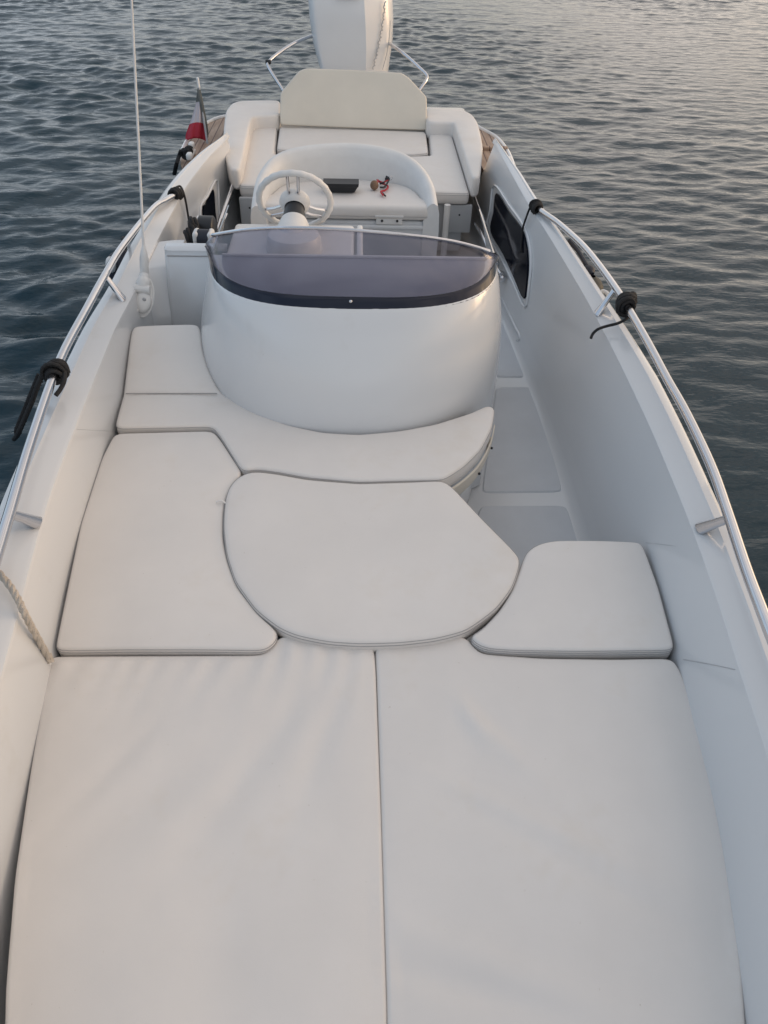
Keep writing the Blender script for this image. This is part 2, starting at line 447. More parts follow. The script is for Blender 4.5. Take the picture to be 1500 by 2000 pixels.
# windscreen
tp = [(415,460),(450,454),(480,450),(520,447),(560,446),(620,447),(680,450),(740,455),(800,461),(850,467),(900,476),(955,491)]
bp = [(414,503),(424,530),(441,558),(485,578),(540,591),(610,599),(685,603),(770,604),(850,599),(905,582),(935,558),(956,515)]
def ws_z(i, n): 
    t = 2*i/(n-1)-1; return .715-.115*t*t
T3 = catmull([U(*q, ws_z(i, len(tp))) for i, q in enumerate(tp)], 5)
# bottom follows the console rim
lp = cons_loop(.496, .004)[1:-1]
def lerp_loop(L, n):
    d = [0]
    for a, b in zip(L, L[1:]): d.append(d[-1]+(b-a).length)
    out = []
    for k in range(n):
        s = d[-1]*k/(n-1); i = max(0, min(len(L)-2, next((j for j in range(len(d)-1) if d[j+1] >= s), len(L)-2)))
        out.append(L[i].lerp(L[i+1], (s-d[i])/max(1e-9, d[i+1]-d[i])))
    return out
NW = 57
i0 = min(range(len(lp)//2), key=lambda i: abs(lp[i].y-3.22)); i1 = max(range(len(lp)//2, len(lp)), key=lambda i: -abs(lp[i].y-3.20))
B3 = lerp_loop(lp[i0:i1+1], NW); T3 = lerp_loop(T3, NW)
# side returns running aft
B3 = [B3[0]+Vector((.002, .05, 0))]+B3+[B3[-1]+Vector((-.002, .05, 0))]
T3 = [T3[0]+Vector((.006, .05, -.02))]+T3+[T3[-1]+Vector((-.006, .05, -.02))]
def ws_pt(i, v):
    a, b = B3[i], T3[i]; p = a.lerp(b, v); c = Vector((-.04, 3.4, p.z)); o = (p-c); o.z = 0
    return p+o.normalized()*(.03*math.sin(math.pi*v))
def sheet(v0, v1, nv, off, th):
    outer = []; inn = []
    for k in range(nv+1):
        r0 = []; r1 = []
        for i in range(len(B3)):
            ve = v1 if not callable(v1) else v1(i)
            v = v0+(ve-v0)*k/nv; p = ws_pt(i, v); c = Vector((-.04, 3.4, p.z)); o = (p-c).normalized(); r0.append(p+o*off); r1.append(p+o*(off-th))
        outer.append(r0); inn.append(r1)
    mb = MB(); mb.grid(outer); mb.grid(inn, flip=True); mb.grid([outer[0], inn[0]], flip=True); mb.grid([outer[-1], inn[-1]])
    return mb
ws = sheet(.0, 1.0, 10, 0, .005).build('windscreen', GLASS, boat, sharp=60)
band = sheet(-.02, lambda i: min(.5, .056/(T3[i]-B3[i]).length), 3, .004, .003); band.build('lower_band', BAND, ws, sharp=60)
mb = MB(); mb.tube([ws_pt(i, 1.0)+Vector((0, 0, .003)) for i in range(len(B3))], .0065, 8); mb.build('top_trim', STEEL, ws)
ps = UP(685, 589, ws_pt(30, .1), (0, -1, .4)); mb = MB(); mb.ball(ps+Vector((0, -.008, .004)), .007, sc=(1, .6, 1)); mb.build('screw', STEEL, ws)

# steering wheel
e1 = Vector((1, 0, 0)); e2 = nW.cross(e1).normalized()
def wp(rad, ang, dn=0.): return wc+e1*(rad*math.cos(ang))+e2*(rad*math.sin(ang))+nW*dn
mb = MB()
rows = []
for k in range(96):
    a = 2*math.pi*k/96; rr = .0152+.0013*math.cos(a*24)
    rows.append([wp(.174+rr*math.cos(q), a, rr*math.sin(q)) for q in [2*math.pi*j/12 for j in range(12)]])
rows.append(rows[0]); mb.grid(rows, True); wheel = mb.build('steering_wheel', WPLAST, boat)
mb = MB()
rows = [[wp(rad, 2*math.pi*k/28, d) for k in range(28)] for rad, d in ((.050, -.045), (.066, -.035), (.076, -.015), (.072, .008), (.048, .018), (0, .02))]
mb.grid(rows, True); mb.build('hub', WPLAST, wheel)
sgn_up = 1 if e2.z > 0 else -1
for base in (90, 210, 330):
    mb = MB()
    for off in (-.025, .025):
        a = R(base)*sgn_up; dirv = e1*math.cos(a)+e2*math.sin(a); side = e1*(-math.sin(a))+e2*math.cos(a)
        q0 = wc+dirv*.05+side*off*.9-nW*.02; q1 = wc+dirv*.155+side*off
        mb.tube([q0, q0.lerp(q1, .5)-nW*.006, q1], .0075, 8)
    mb.build('spoke', STEEL, wheel)
mb = MB()
rows = [[pod+nW*d+e1*(rad*math.cos(2*math.pi*k/24))+e2*(rad*math.sin(2*math.pi*k/24)) for k in range(24)] for d, rad in ((.165, .060), (.19, .057), (.23, .05), (.262, .046), (.27, .03))]
mb.grid(rows, True); mb.build('column', BPLAST, wheel)

# ------------------------------------------------------------------ moulded bulkhead left of the console
mb = MB()
def bx(px, py, z): return U(px, py, z)
ztb = .34; a = U(321, 484, ztb); b = U(417, 487, ztb)
fy0, fy1 = 3.50, min(a.y, b.y)
mb = MB(); x0, x1 = a.x, b.x+.06
# box with a lid
rows = []
for z, y, g in ((-.42, fy0-.06, 0), (-.1, fy0-.02, 0), (.0, fy0, 0), (.1, fy0+.06*(fy1-fy0)/.2, 0), (.27, fy1-.03, 0), (ztb-.035, fy1-.012, 0), (ztb-.028, fy1-.006, .0), (ztb-.008, fy1-.004, .0), (ztb, fy1+.008, .008)):
    rows.append([Vector((x0-.008+g, y+.065, z)), Vector((x0-.006+g, y+.03, z)), Vector((x0+g, y+.012, z)), Vector((x0+.02, y, z)), Vector((x1, y, z)), Vector((x1, y+.065, z))])
mb.grid(rows); mb.add([rows[-1][i] for i in (0, 1, 2, 3, 4, 5)], [(0, 1, 2, 3, 4, 5)])
mb.tube([Vector((x0+.01, fy1-.012, ztb-.031)), Vector((x1-.03, fy1-.012, ztb-.031))], .0028, 6, 1)
mb.build('side_locker', [GEL, SEAM], boat, sharp=50)
mb = MB()
# lower shoulder between the locker and the side
rows = []
for z, y in ((-.42, fy0-.05), (-.05, fy0), (.05, fy0+.03), (.17, fy0+.12), (.225, fy0+.16), (.232, fy0+.18), (.232, fy0+.5)):
    xl = -xw(y, min(z, ZG), -1)-.01
    rows.append([Vector((xl+(x0+.02-xl)*t, y-.04*(1-t)**2, z)) for t in (0, .15, .35, .6, .8, 1)])
mb.grid(rows); mb.build('side_shoulder', GEL, boat, sharp=50)

# antenna
ab = U(282, 572, .17); ab2 = ab
at = UY(257, 0, ab.y+.25); d_ = (at-ab).normalized()
ab3 = UY(281, 492, ab.y+.05)
d_ = (at-ab3).normalized()
mb = MB(); mb.tube([ab3, at, ab3+d_*2.4], .0055, 8, rfun=lambda t: .0065-.003*t); ant = mb.build('antenna', WPLAST, boat)
mb = MB(); p1 = UY(282, 532, ab.y+.03); mb.tube([p1-d_*.02, p1, p1.lerp(ab3, .7), ab3, ab3+d_*.03], .02, 14, rfun=lambda t: .021 if t < .6 else .021-.035*(t-.6)); mb.build('ferrule', WPLAST, ant)
mb = MB()
Mq = Matrix.Rotation(R(-38), 4, 'X') @ Matrix.Rotation(R(6), 4, 'Y')
c0 = UY(281, 572, ab.y-.09)
Mr = Mq.to_3x3()
def mball(d, sc, r=1.):
    t0 = len(mb.v); mb.ball((0, 0, 0), r, sc=sc, u=20, v=12)
    for i in range(t0, len(mb.v)): mb.v[i] = c0+Mr @ (mb.v[i]+Vector(d))
mball((0, 0, -.02), (.050, .016, .098))
mball((.004, -.016, -.045), (.040, .022, .055)); mball((0, -.020, .045), (.032, .028, .036))
mb.tube([c0+Mr @ Vector(q) for q in ((-.036, -.024, .012), (.036, -.024, .012))], .021, 14)
mb.tube(catmull([c0+Mr @ Vector(q) for q in ((-.030, -.028, -.01), (-.042, -.032, -.045), (-.034, -.034, -.085), (-.010, -.03, -.095))], 4), .0105, 8)
mb.tube([c0+Mr @ Vector((0, -.02, .05)), c0+Mr @ Vector((0, -.014, .085))], .024, 14)
mb.tube([c0+Mr @ Vector((.05*math.cos(q)*.98, -.004, -.02+.096*math.sin(q))) for q in np.linspace(0, 2*math.pi, 32, endpoint=False)], .005, 6, closed=True)
mb.build('ratchet_mount', WPLAST, ant)
mb = MB(); mb.ball(c0+(Mq @ Vector((.016, -.038, -.038))), .009, sc=(1, .6, 1)); mb.build('bolt', GREYP, ant)

# ------------------------------------------------------------------ guard rails
RLp = [(347,377,.27),(325,390,.285),(299,407,.30),(239,481,.34),(205,537,.36),(168,605,.365),(117,703,.365),(61,861,.365),(19,1001,.365)]
RRp = [(1045,404,.27),(1068,420,.285),(1093,438,.30),(1136,477,.33),(1171,519,.35),(1210,574,.365),(1231,609,.365),(1266,670,.365),(1303,740,.365),(1340,806,.365),(1388,908,.365),(1421,1001,.365),(1458,1113,.365),(1495,1211,.365)]
RAIL = {}
for s, pts, stan in ((-1, RLp, [((239,583), (205,538)), ((72,1019), (17,1003))]), (1, RRp, [((1168,611), (1200,566)), ((1368,1031), (1424,1013))])):
    P = [U(*q) for q in pts]; e = P[-1]
    dx_ = abs(e.x)-xin(e.y, s); P += [Vector((s*(xin(y, s)+dx_), y, .365)) for y in (e.y-.3, e.y-.6, e.y-.9, e.y-1.2, e.y-1.5)]
    P = catmull(P, 6); RAIL[s] = P
    mb = MB(); mb.tube(P, .0165, 14); g = mb.build('guard_rail', STEEL, boat, sharp=60)
    e0 = P[0]; mb = MB(); mb.tube([e0+Vector((0, -.01, -.0)), e0+Vector((0, .03, -.008)), e0+Vector((-s*.004, .045, -.03))], .0165, 12); mb.ball(e0+Vector((0, .035, -.02)), .017); mb.build('end_fitting', STEEL, g)
    for (b0, t0) in stan:
        pb = U(*b0, ZG+.006); pt = U(*t0, .360); ax = Vector((s*.25, .97, 0)).normalized()
        mb = MB(); rows = []
        for q, w, d in ((pb+Vector((0, 0, -.004)), .019, .034), (pb.lerp(pt, .5), .013, .026), (pt, .012, .022)):
            t = (pt-pb).normalized(); sd = t.cross(ax).normalized()
            rows.append([q+ax*(d*math.cos(2*math.pi*k/14))*.8+sd*(w*math.sin(2*math.pi*k/14)) for k in range(14)])
        mb.grid(rows, True); mb.build('stanchion', STEEL, g)

# ------------------------------------------------------------------ side panels in the wall (dark glazing with a moulded lip)
def wall_panel(s, P, lipP):
    pts = catmull([on_wall(*q, s, .012) for q in P], 4, True)
    mb = MB(); n = len(pts); inn = Vector((-s, 0, .12)).normalized()
    mb.add([p for p in pts], [tuple(range(n))]); mb.grid([[p for p in pts], [p-inn*.02 for p in pts]], True)
    w = mb.build('side_window', PANEL, boat)
    mb = MB(); mb.tube(catmull([on_wall(*q, s, .006) for q in lipP], 4, True), .008, 8, closed=True); mb.build('frame', GEL, w)
wall_panel(1, [(969,377),(992,411),(1016,444),(1026,474),(1030,510),(1028,545),(1022,583),(1003,542),(982,496),(958,452),(963,416)], [(965,362),(995,402),(1022,440),(1034,474),(1037,512),(1034,552),(1025,600),(1002,552),(976,500),(950,452),(957,410)])
wall_panel(-1, [(417,370),(403,398),(398,404),(400,440),(408,458),(425,458),(421,412)], [(424,352),(405,384),(392,404),(392,440),(396,462),(432,462),(428,412)])
mb = MB(); mb.tube(catmull([on_wall(*q, 1, .0) for q in ((945,520),(968,559),(990,604),(1008,642),(1015,655),(1014,664),(1004,668))], 5), .010, 8)
mb.build('moulded_ledge', GEL, boat)

def wall_tube(name, s, P, r, offs, parent=boat, m_=STEEL):
    mb = MB(); mb.tube(catmull([on_wall(*q, s, o) for q, o in zip(P, offs)], 5), r, 10); return mb.build(name, m_, parent)
h = wall_tube('grab_rail', 1, [(924,375),(930,395),(940,420),(948,445),(955,473),(960,492),(964,503)], .0145, [.09]*7)
mb = MB(); mb.rbox(on_wall(968, 516, 1, .05), (.05, .07, .05), .014); mb.build('bracket', STEEL, h)
h = wall_tube('grab_rail', 1, [(929,437),(940,457),(950,479),(960,508),(972,527),(978,536)], .0125, [.12, .12, .11, .09, .06, .05])
mb = MB(); mb.rbox(on_wall(980, 540, 1, .03), (.04, .10, .04), .012); mb.build('bracket', STEEL, h)
h = wall_tube('grab_rail', -1, [(455,360),(451,373),(443,395),(432,425),(426,445),(422,455)], .0145, [.10]*6)
h = wall_tube('grab_rail', -1, [(442,419),(436,433),(430,448)], .0125, [.14]*3)
mb = MB(); mb.tube([on_wall(386, 424, -1, .08), on_wall(385, 440, -1, .10), on_wall(385, 470, -1, .12)], .010, 10); mb.build('support_post', STEEL, boat)

# ------------------------------------------------------------------ helm seat
sz = .20
shp = [(499,402,.22),(502,370,.27),(513,334,.32),(543,300,.37),(600,284,.398),(675,279,.405),(740,285,.398),(790,300,.372),(822,326,.325),(841,360,.275),(848,398,.22)]
path = catmull([U(*q) for q in shp], 6); ctr = Vector((-.09, 4.72, 0))
fr_l, fr_r = U(506, 398, sz), U(841, 404, sz)
yf = .5*(fr_l.y+fr_r.y)
rows = []
for p in path:
    n = Vector((p.x-ctr.x, p.y-ctr.y, 0)).normalized(); g = lambda d, z: Vector((p.x, p.y, 0))+n*d+Vector((0, 0, z))
    rows.append([g(.035, -.41), g(.04, .05), g(.035, p.z-.06), g(.022, p.z-.012), g(.0, p.z), g(-.018, p.z-.004), g(-.038, p.z-.022), g(-.052, max(.17, p.z-.075)), g(-.060, min(.17, p.z-.1)), g(-.060, -.1)])
mb = MB(); mb.grid(rows); mb.add(rows[0], [tuple(range(len(rows[0])))]); mb.add(rows[-1], [tuple(range(len(rows[-1])))])
hs = mb.build('helm_seat', WPLAST, boat, sharp=50)
inn = []
for p in path:
    n = Vector((p.x-ctr.x, p.y-ctr.y, 0)).normalized(); inn.append(Vector((p.x, p.y, 0))-n*.057)
sx0, sx1 = fr_l.x, fr_r.x
loop = [q for q in inn if q.y > yf+.16]
P = [Vector((sx0+.0, yf)), Vector((sx1, yf)), Vector((sx1-.0, yf+.1))]+[q.to_2d() for q in loop[::-1]]+[Vector((sx0, yf+.1))]
cushion_mb(P, sz, .085, .028, .010, .03, .002, seams=(.75,)).build('seat_cushion', [VINYL, SEAM], hs)
mb = MB(); mb.rbox(((sx0+sx1)/2, yf+.30, -.14), (sx1-sx0-.03, .56, .50), .03); mb.rbox(((sx0+sx1)/2, yf+.05, .065), (sx1-sx0-.01, .09, .03), .012)
mb.build('seat_base', GEL, hs)
lz = .045; lc = UP(760, 428, (0, yf+.02, 0), (0, 1, 0)); mb = MB(); mb.rbox(lc+Vector((0, -.008, 0)), (.165, .016, .06), .005); mb.rbox(lc+Vector((0, -.016, .025)), (.18, .02, .014), .005)
la = mb.build('latch', WPLAST, hs)
for dx in (-.045, .05):
    mb = MB(); mb.ball(lc+Vector((dx, -.017, -.005)), .008); mb.build('screw', BPLAST, la)

# ------------------------------------------------------------------ stern bench
zb = .06
fL, fR = U(466, 362, zb), U(918, 377, zb); yb = .5*(fL.y+fR.y); 
mb = MB()
mb.rbox(((fL.x+fR.x)/2, yb+.70, -.20), (fR.x-fL.x-.05, 1.36, .36), .012)
bench = mb.build('stern_bench', GREYP, boat)
for (a0, a1) in (((467,384), (505,440)), ((869,398), (917,453))):
    q0, q1 = UP(*a0, (0, yb+.01, 0), (0, 1, 0)), UP(*a1, (0, yb+.01, 0), (0, 1, 0))
    mb = MB(); mb.rbox(((q0.x+q1.x)/2, yb+.005, (q0.z+q1.z)/2), (abs(q1.x-q0.x), .03, abs(q1.z-q0.z)), .008); pn = mb.build('bench_panel', GREYP, bench)
    mb = MB(); mb.ball(((q0.x+q1.x)/2+.01, yb-.011, (q0.z+q1.z)/2+.03), .007, sc=(1, .5, 1)); mb.build('button', BPLAST, pn)
q = UP(872, 425, (0, yb-.1, 0), (0, 1, 0)); mb = MB(); mb.tube([Vector((q.x, yb-.1, .0)), Vector((q.x, yb-.1, -.41))], .022, 12); mb.build('seat_leg', WPLAST, hs)
# corner bolsters
zbo = .16
for P in ([(441,216),(452,201),(470,196),(547,195),(547,224),(493,226),(488,240),(469,330),(450,330),(437,296),(437,250)], [(833,209),(900,213),(921,221),(932,236),(938,258),(943,285),(937,345),(922,346),(888,242),(884,238),(833,238)]):
    cushion_mb([U(*q, zbo).to_2d() for q in P], zbo, .14, .020, .006, .024, .002, seams=(.9,), rad=.04).build('bolster', [VINYL, SEAM], boat)
# folding backrest
b0 = U(690, 252, .07); nb = Vector((.0, 1, -.30)).normalized()
P = [UP(*q, b0, nb) for q in ((548,243),(548,182),(584,139),(598,134),(690,137),(784,143),(798,152),(833,190),(833,254),(690,249))]
e_u = Vector((1, 0, 0)); e_v = nb.cross(e_u); e_v = -e_v if e_v.z < 0 else e_v
P2 = [Vector(((p-b0).dot(e_u), (p-b0).dot(e_v))) for p in P]
mbc = cushion_mb(P2, 0., .07, .012, .006, .03, .002, seams=(.3, .7), rad=.012)
Mx = Matrix((( e_u.x, e_v.x, -nb.x), (e_u.y, e_v.y, -nb.y), (e_u.z, e_v.z, -nb.z)))
mbc.v = [b0 + Mx @ v for v in mbc.v]
bk = mbc.build('stern_backrest', [CREAM, SEAM], boat)
# loose stern cushions
def pad(name, px, z, label, cat, group, thick=.07, crown=.006, wrinkle=None, extra=(), grid=.022, seams=(.12, .26), mats=None, r=.012, wob=.0015, seed=0.):
    P = [U(*q, z).to_2d() for q in px]+[Vector(e) for e in extra]
    c = sum(P, Vector((0, 0)))/len(P); base = Vector((c.x, c.y, z-thick))
    mb = cushion_mb(P, z, thick, r, crown, grid, wob, wrinkle, seams, seed)
    return thing(name, mb, mats or [VINYL, SEAM], label, cat, group, base)
SG = 'loose cushions on the stern bench'
pad('stern_cushion', [(467,361),(490,240),(541,243),(536,301),(602,303),(600,366)], zb, 'white stern bench cushion beside the steering wheel side, running along the bolster near the flag', 'cushion', SG, .085, r=.026)
pad('stern_cushion', [(547,246),(690,252),(831,257),(836,297),(806,300),(690,297),(541,290)], zb+.004, 'wide short stern cushion at the foot of the beige folding backrest', 'cushion', SG, .085, r=.02)
pad('stern_cushion', [(838,258),(881,257),(917,376),(780,372),(760,306),(842,303)], zb, 'white stern bench cushion behind the orange-brown key float side, next to the long grab rail', 'cushion', SG, .085, r=.026)

# transom deck, teak platform wings
ztk = -.05
def wing(P, edge):
    loop = resample(chaikin([Vector(q).to_2d() for q in P], 2), .05)
    if area(loop) < 0: loop = loop[::-1]
    mb = MB(); mb.prism(loop, ztk-.03, ztk); w = mb.build('swim_platform', TEAK, boat)
    mb = MB(); mb.tube(catmull(edge, 6), .018, 8); mb.build('white_edge', GEL, w)
L = [U(*q, ztk) for q in ((352,318),(362,288),(378,262),(404,242),(440,228))]
wing(L+[Vector((-.95, 7.5, 0)), Vector((-.98, 5.6, 0)), Vector((-1.2, 5.45, 0))], [p+Vector((-.012, 0, .0)) for p in L]+[Vector((-1.0, 7.62, ztk))])
L = [U(*q, ztk) for q in ((1003,338),(998,318),(986,292),(966,268),(938,252))]
wing(L+[Vector((.95, 7.5, 0)), Vector((.98, 5.6, 0)), Vector((1.15, 5.45, 0))], [p+Vector((.012, 0, .0)) for p in L]+[Vector((1.0, 7.62, ztk))])
mb = MB(); q = U(945, 292, ztk); mb.rbox(U(962, 294, ztk)+Vector((0, .02, .012)), (.26, .05, .03), .008); mb.build('teak_step', TEAK, boat)
mb = MB(); mb.rbox((0, 7.25, -.06), (1.95, .75, .25), .05); mb.build('transom', GEL, boat)
for s, pts in ((-1, ((374, 284), (370, 305))), (1, ((994, 313), (1001, 326)))):
    mb = MB()
    for q in pts:
        c = U(*q, .03) if s < 0 else U(*q, .0); mb.rbox(c, (.045, .07, .05), .015)
    mb.tube([U(*pts[0], .01), U(*pts[1], .01)], .015, 8); mb.rbox(U(*pts[0], .0).lerp(U(*pts[1], .0), .5)+Vector((0, 0, -.025)), (.05, .2, .03), .01); mb.build('cleat', WPLAST, boat)
# stainless stern rails beside the engine
for P, ys in (([(640,62),(607,71),(575,84),(545,103),(526,119),(523,127),(533,146),(550,172),(560,190)], [7.75, 7.7, 7.6, 7.5, 7.4, 7.36, 7.3, 7.24, 7.2]), ([(745,78),(765,88),(795,110),(820,133),(832,145),(834,152),(829,162),(818,178),(808,195)], [7.75, 7.65, 7.5, 7.4, 7.33, 7.3, 7.26, 7.22, 7.18])):
    mb = MB(); mb.tube(catmull([UY(*q, y) for q, y in zip(P, ys)], 5), .0135, 10); g = mb.build('stern_rail', STEEL, boat, sharp=60)
    if P[0][0] == 640:
        c = UY(524, 121, 7.38); mb = MB(); mb.rbox(c, (.05, .03, .035), .01); mb.build('joint_clamp', BPLAST, g)

# ------------------------------------------------------------------ outboard motor
ym = 7.50
c_top = UY(684, 0, ym); c_bot = UY(692, 132, ym); wtop = 1.07*(UY(762, 0, ym)-UY(604, 0, ym)).length; wbot = 1.09*(UY(757, 132, ym)-UY(627, 132, ym)).length
motor = root('outboard_motor', (c_bot.x, ym+.3, -.3), 'large white outboard motor on the transom behind the beige backrest', 'outboard motor')
def mloop(z, w, d, y0, xc):
    pts = []
    hw = w/2
    prof = [(-hw, .55*d), (-hw, .3*d), (-hw*.985, .13*d), (-hw*.90, .03*d), (-hw*.78, .0), (-hw*.3, -.006), (hw*.25, -.004), (hw*.38, .012*d/.8), (hw*.80, .17*d), (hw*.94, .27*d), (hw, .40*d), (hw, .58*d), (hw*.86, .86*d), (hw*.5, d), (0, d*1.02), (-hw*.5, d), (-hw*.86, .86*d)]
    return catmull([Vector((xc+x, y0+y, z)) for x, y in prof], 4, True)
mb = MB(); rows = []
zt, zb_ = c_top.z, c_bot.z
for z, ws_, y0, d in ((zb_-.40, wbot*.78, .05, .62), (zb_-.2, wbot*.9, .03, .68), (zb_, wbot, .01, .72), (zb_+.12, wbot*1.08, 0, .76), (zb_+(zt-zb_)*.35, (wbot*.55+wtop*.45)*1.045, 0, .77), (zb_+(zt-zb_)*.65, (wbot*.2+wtop*.8)*1.03, 0, .78), (zt, wtop, .01, .78), (zt+.10, wtop*.97, .03, .76), (zt+.17, wtop*.88, .07, .70), (zt+.21, wtop*.7, .14, .56), (zt+.225, wtop*.4, .24, .36)):
    k = (z-zb_)/(zt-zb_); rows.append(mloop(z, ws_, d, ym+y0, c_bot.x+(c_top.x-c_bot.x)*k))
mb.grid(rows, True); mb.add(rows[-1], [tuple(range(len(rows[-1])))])
cw = mb.build('cowling', MOTORW, motor, sharp=35)
mb = MB(); mb.rbox((c_top.x-.03, ym-.005, zt+.035), (.20, .05, .05), .015); mb.build('front_recess', GREYP, cw)
mb = MB(); mb.rbox((c_bot.x, ym+.3, zb_-.8), (.26, .45, .8), .06); mb.rbox((c_bot.x, ym+.05, zb_-.62), (.34, .25, .45), .03); mb.build('midsection', MOTORW, motor)
# script lettering running down the cowling's angled cheek (unreadable in the photo: pen strokes)
def cheek(px, py):
    # on the cheek plane of the motor
    xr = c_bot.x; p0 = Vector((xr+wtop*.5*.38, ym+.01, zt)); n = Vector((.17*.78-.01, -(.80-.38)*wtop*.5, 0)).normalized(); n = -n if n.y > 0 else n
    return UP(px, py, p0+n*.004, n), n
mb = MB(); stroke = []
T = np.linspace(0, 1, 150)
for t in T:
    bx_, by_ = 752-23*t**1.5, 2+132*t
    w = 1.3*math.sin(t*120)+1.0*math.sin(t*47+1); stroke.append(cheek(bx_+w, by_+1.4*math.cos(t*120))[0])
mb.tube(stroke, .0048, 5); mb.build('lettering', GREYP, cw)
mb = MB(); mb.tube([cheek(762-15*t**2, 40+96*t)[0] for t in np.linspace(0, 1, 12)], .0028, 5); mb.build('pinstripe', GREYP, cw)

# ------------------------------------------------------------------ bases under the pads (moulded seating)
def loop_of(px, z, d=.02, extra=()):
    P = resample(chaikin([U(*q, z).to_2d() for q in px]+[Vector(e) for e in extra], 2), .03)
    if area(P) < 0: P = P[::-1]
    return inset(P, d)
BL = [(100,1281),(300,1280),(519,1279),(546,1240),(600,1247),(660,1255),(718,1258),(728,1262),(732,1300),(743,1600),(754,1995)]
BLr = [(11,1995),(12,1930),(30,1710),(60,1505),(94,1300)]
BR = [(1455,1995),(1447,1863),(1420,1676),(1388,1511),(1351,1367),(1328,1308),(1312,1285),(1200,1287),(1060,1285),(946,1277),(929,1268),(907,1240),(860,1250),(800,1257),(742,1259),(735,1263),(737,1300),(747,1600),(759,1995)]
TB = [(438,1000),(441,970),(450,945),(472,925),(500,919),(540,924),(600,935),(700,943),(800,940),(864,937),(884,950),(940,1010),(1000,1070),(1015,1088),(1013,1108),(1000,1145),(970,1185),(930,1215),(905,1230),(850,1244),(780,1252),(700,1254),(640,1250),(580,1238),(545,1223),(500,1188),(460,1133),(443,1080),(437,1030)]
SL = [(224,846),(415,841),(431,860),(472,923),(454,942),(439,972),(434,1000),(433,1050),(442,1095),(460,1144),(500,1197),(545,1237),(520,1266),(400,1264),(250,1264),(113,1266),(111,1255),(159,1020),(200,893)]
CR = [(918,1243),(942,1230),(978,1192),(1003,1152),(1017,1112),(1024,1092),(1032,1076),(1052,1062),(1085,1055),(1170,1055),(1248,1058),(1257,1068),(1285,1146),(1315,1258),(1310,1266),(1130,1268),(1000,1266),(946,1262)]
CC = [(225,833),(415,829),(430,846),(474,916),(500,912),(540,917),(600,928),(700,937),(800,934),(866,933),(905,908),(938,875),(960,833),(966,796),(952,791),(920,806),(850,828),(780,841),(700,848),(630,844),(560,829),(490,803),(434,768),(340,770),(244,774)]
def base(name, P, z0, z1, d=.03, extra=()):
    mb = MB(); mb.prism(loop_of(P, 0, d, extra), z0, z1); return mb.build(name, GEL, boat)
base('bow_locker', BL+BLr[::-1][::-1] if False else BL, -.415, -.078, .03, [(.0, -.30), (-.56, -.30)] + [tuple(U(*q, 0).to_2d()) for q in BLr])
base('bow_locker', BR, -.415, -.078, .03, [(.01, -.30), (.58, -.30)] if False else [(.012, -.30), (.58, -.30)])
base('bench_locker', SL, -.415, -.055, .03)
base('corner_locker', CR, -.415, -.055, .03)
mb = MB(); mb.prism(loop_of(TB, 0, .025), -.085, -.058); tbl = mb.build('table_top', GEL, boat)
mb = MB(); mb.tube([(.0, 1.72, -.41), (.0, 1.72, -.09)], .05, 16); mb.build('pedestal', STEEL, tbl)
base('console_seat_base', CC, -.415, -.07, .05)
# bow deck in front of the pads, under the photographer
mb = MB(); rows = []
for Y in np.arange(-1.28, -.29, .06): rows.append([Vector((x, Y, ZG-.006-.02*abs(x))) for x in np.linspace(-xin(Y, -1), xin(Y, 1), 9)])
rows.append([Vector((p.x, -.305, -.4)) for p in rows[-1]]); mb.grid(rows); mb.build('bow_deck', GEL, boat)

# ------------------------------------------------------------------ bow cushions
BG = 'bow cushions'
def wr_left(x, y, e):
    yt = U(300, 1281, 0).y; d = max(0, yt-y); w = 0
    ph = 2.2*noise.noise(Vector((x*4, 1.3, 0)))
    fan = x*(1-.5*d)+.25*d
    w += .0062*math.sin(2*math.pi*(x+.22*d*(1+noise.noise(Vector((x*3, 5, 0)))))/.085+ph*2)*math.exp(-d/.095)*(.4+1.5*abs(noise.noise(Vector((x*5.3, 2., 0)))))
    for (cx, cy, ang, L, wd, am) in ((-.30, 1.05, 60, .34, .05, .011), (-.12, 1.12, 75, .22, .035, .008), (-.55, .95, 40, .4, .07, .009), (-.35, .62, 100, .3, .10, .010), (-.70, 1.0, 55, .2, .03, .006)):
        a = R(ang); u = (x-cx)*math.cos(a)+(y-cy)*math.sin(a); v = -(x-cx)*math.sin(a)+(y-cy)*math.cos(a)
        w -= am*math.exp(-(u/L)**2-(v/wd)**2)
    w += .007*noise.noise(Vector((x*3.2, y*2.2, 7)))
    return w
def wr_right(x, y, e):
    w = .007*noise.noise(Vector((x*3, y*3, 11)))
    for (cx, cy, ang, L, wd, am) in ((.42, .86, -28, .28, .026, .005), (.55, .72, -30, .25, .03, -.004), (.25, .55, -22, .3, .035, .005), (.35, 1.1, -50, .12, .03, .008), (.2, .5, -15, .22, .03, -.007), (.3, 1.16, -70, .1, .025, .006)):
        a = R(ang); u = (x-cx)*math.cos(a)+(y-cy)*math.sin(a); v = -(x-cx)*math.sin(a)+(y-cy)*math.cos(a)
        w += am*math.exp(-(u/L)**2-(v/wd)**2)
    return w
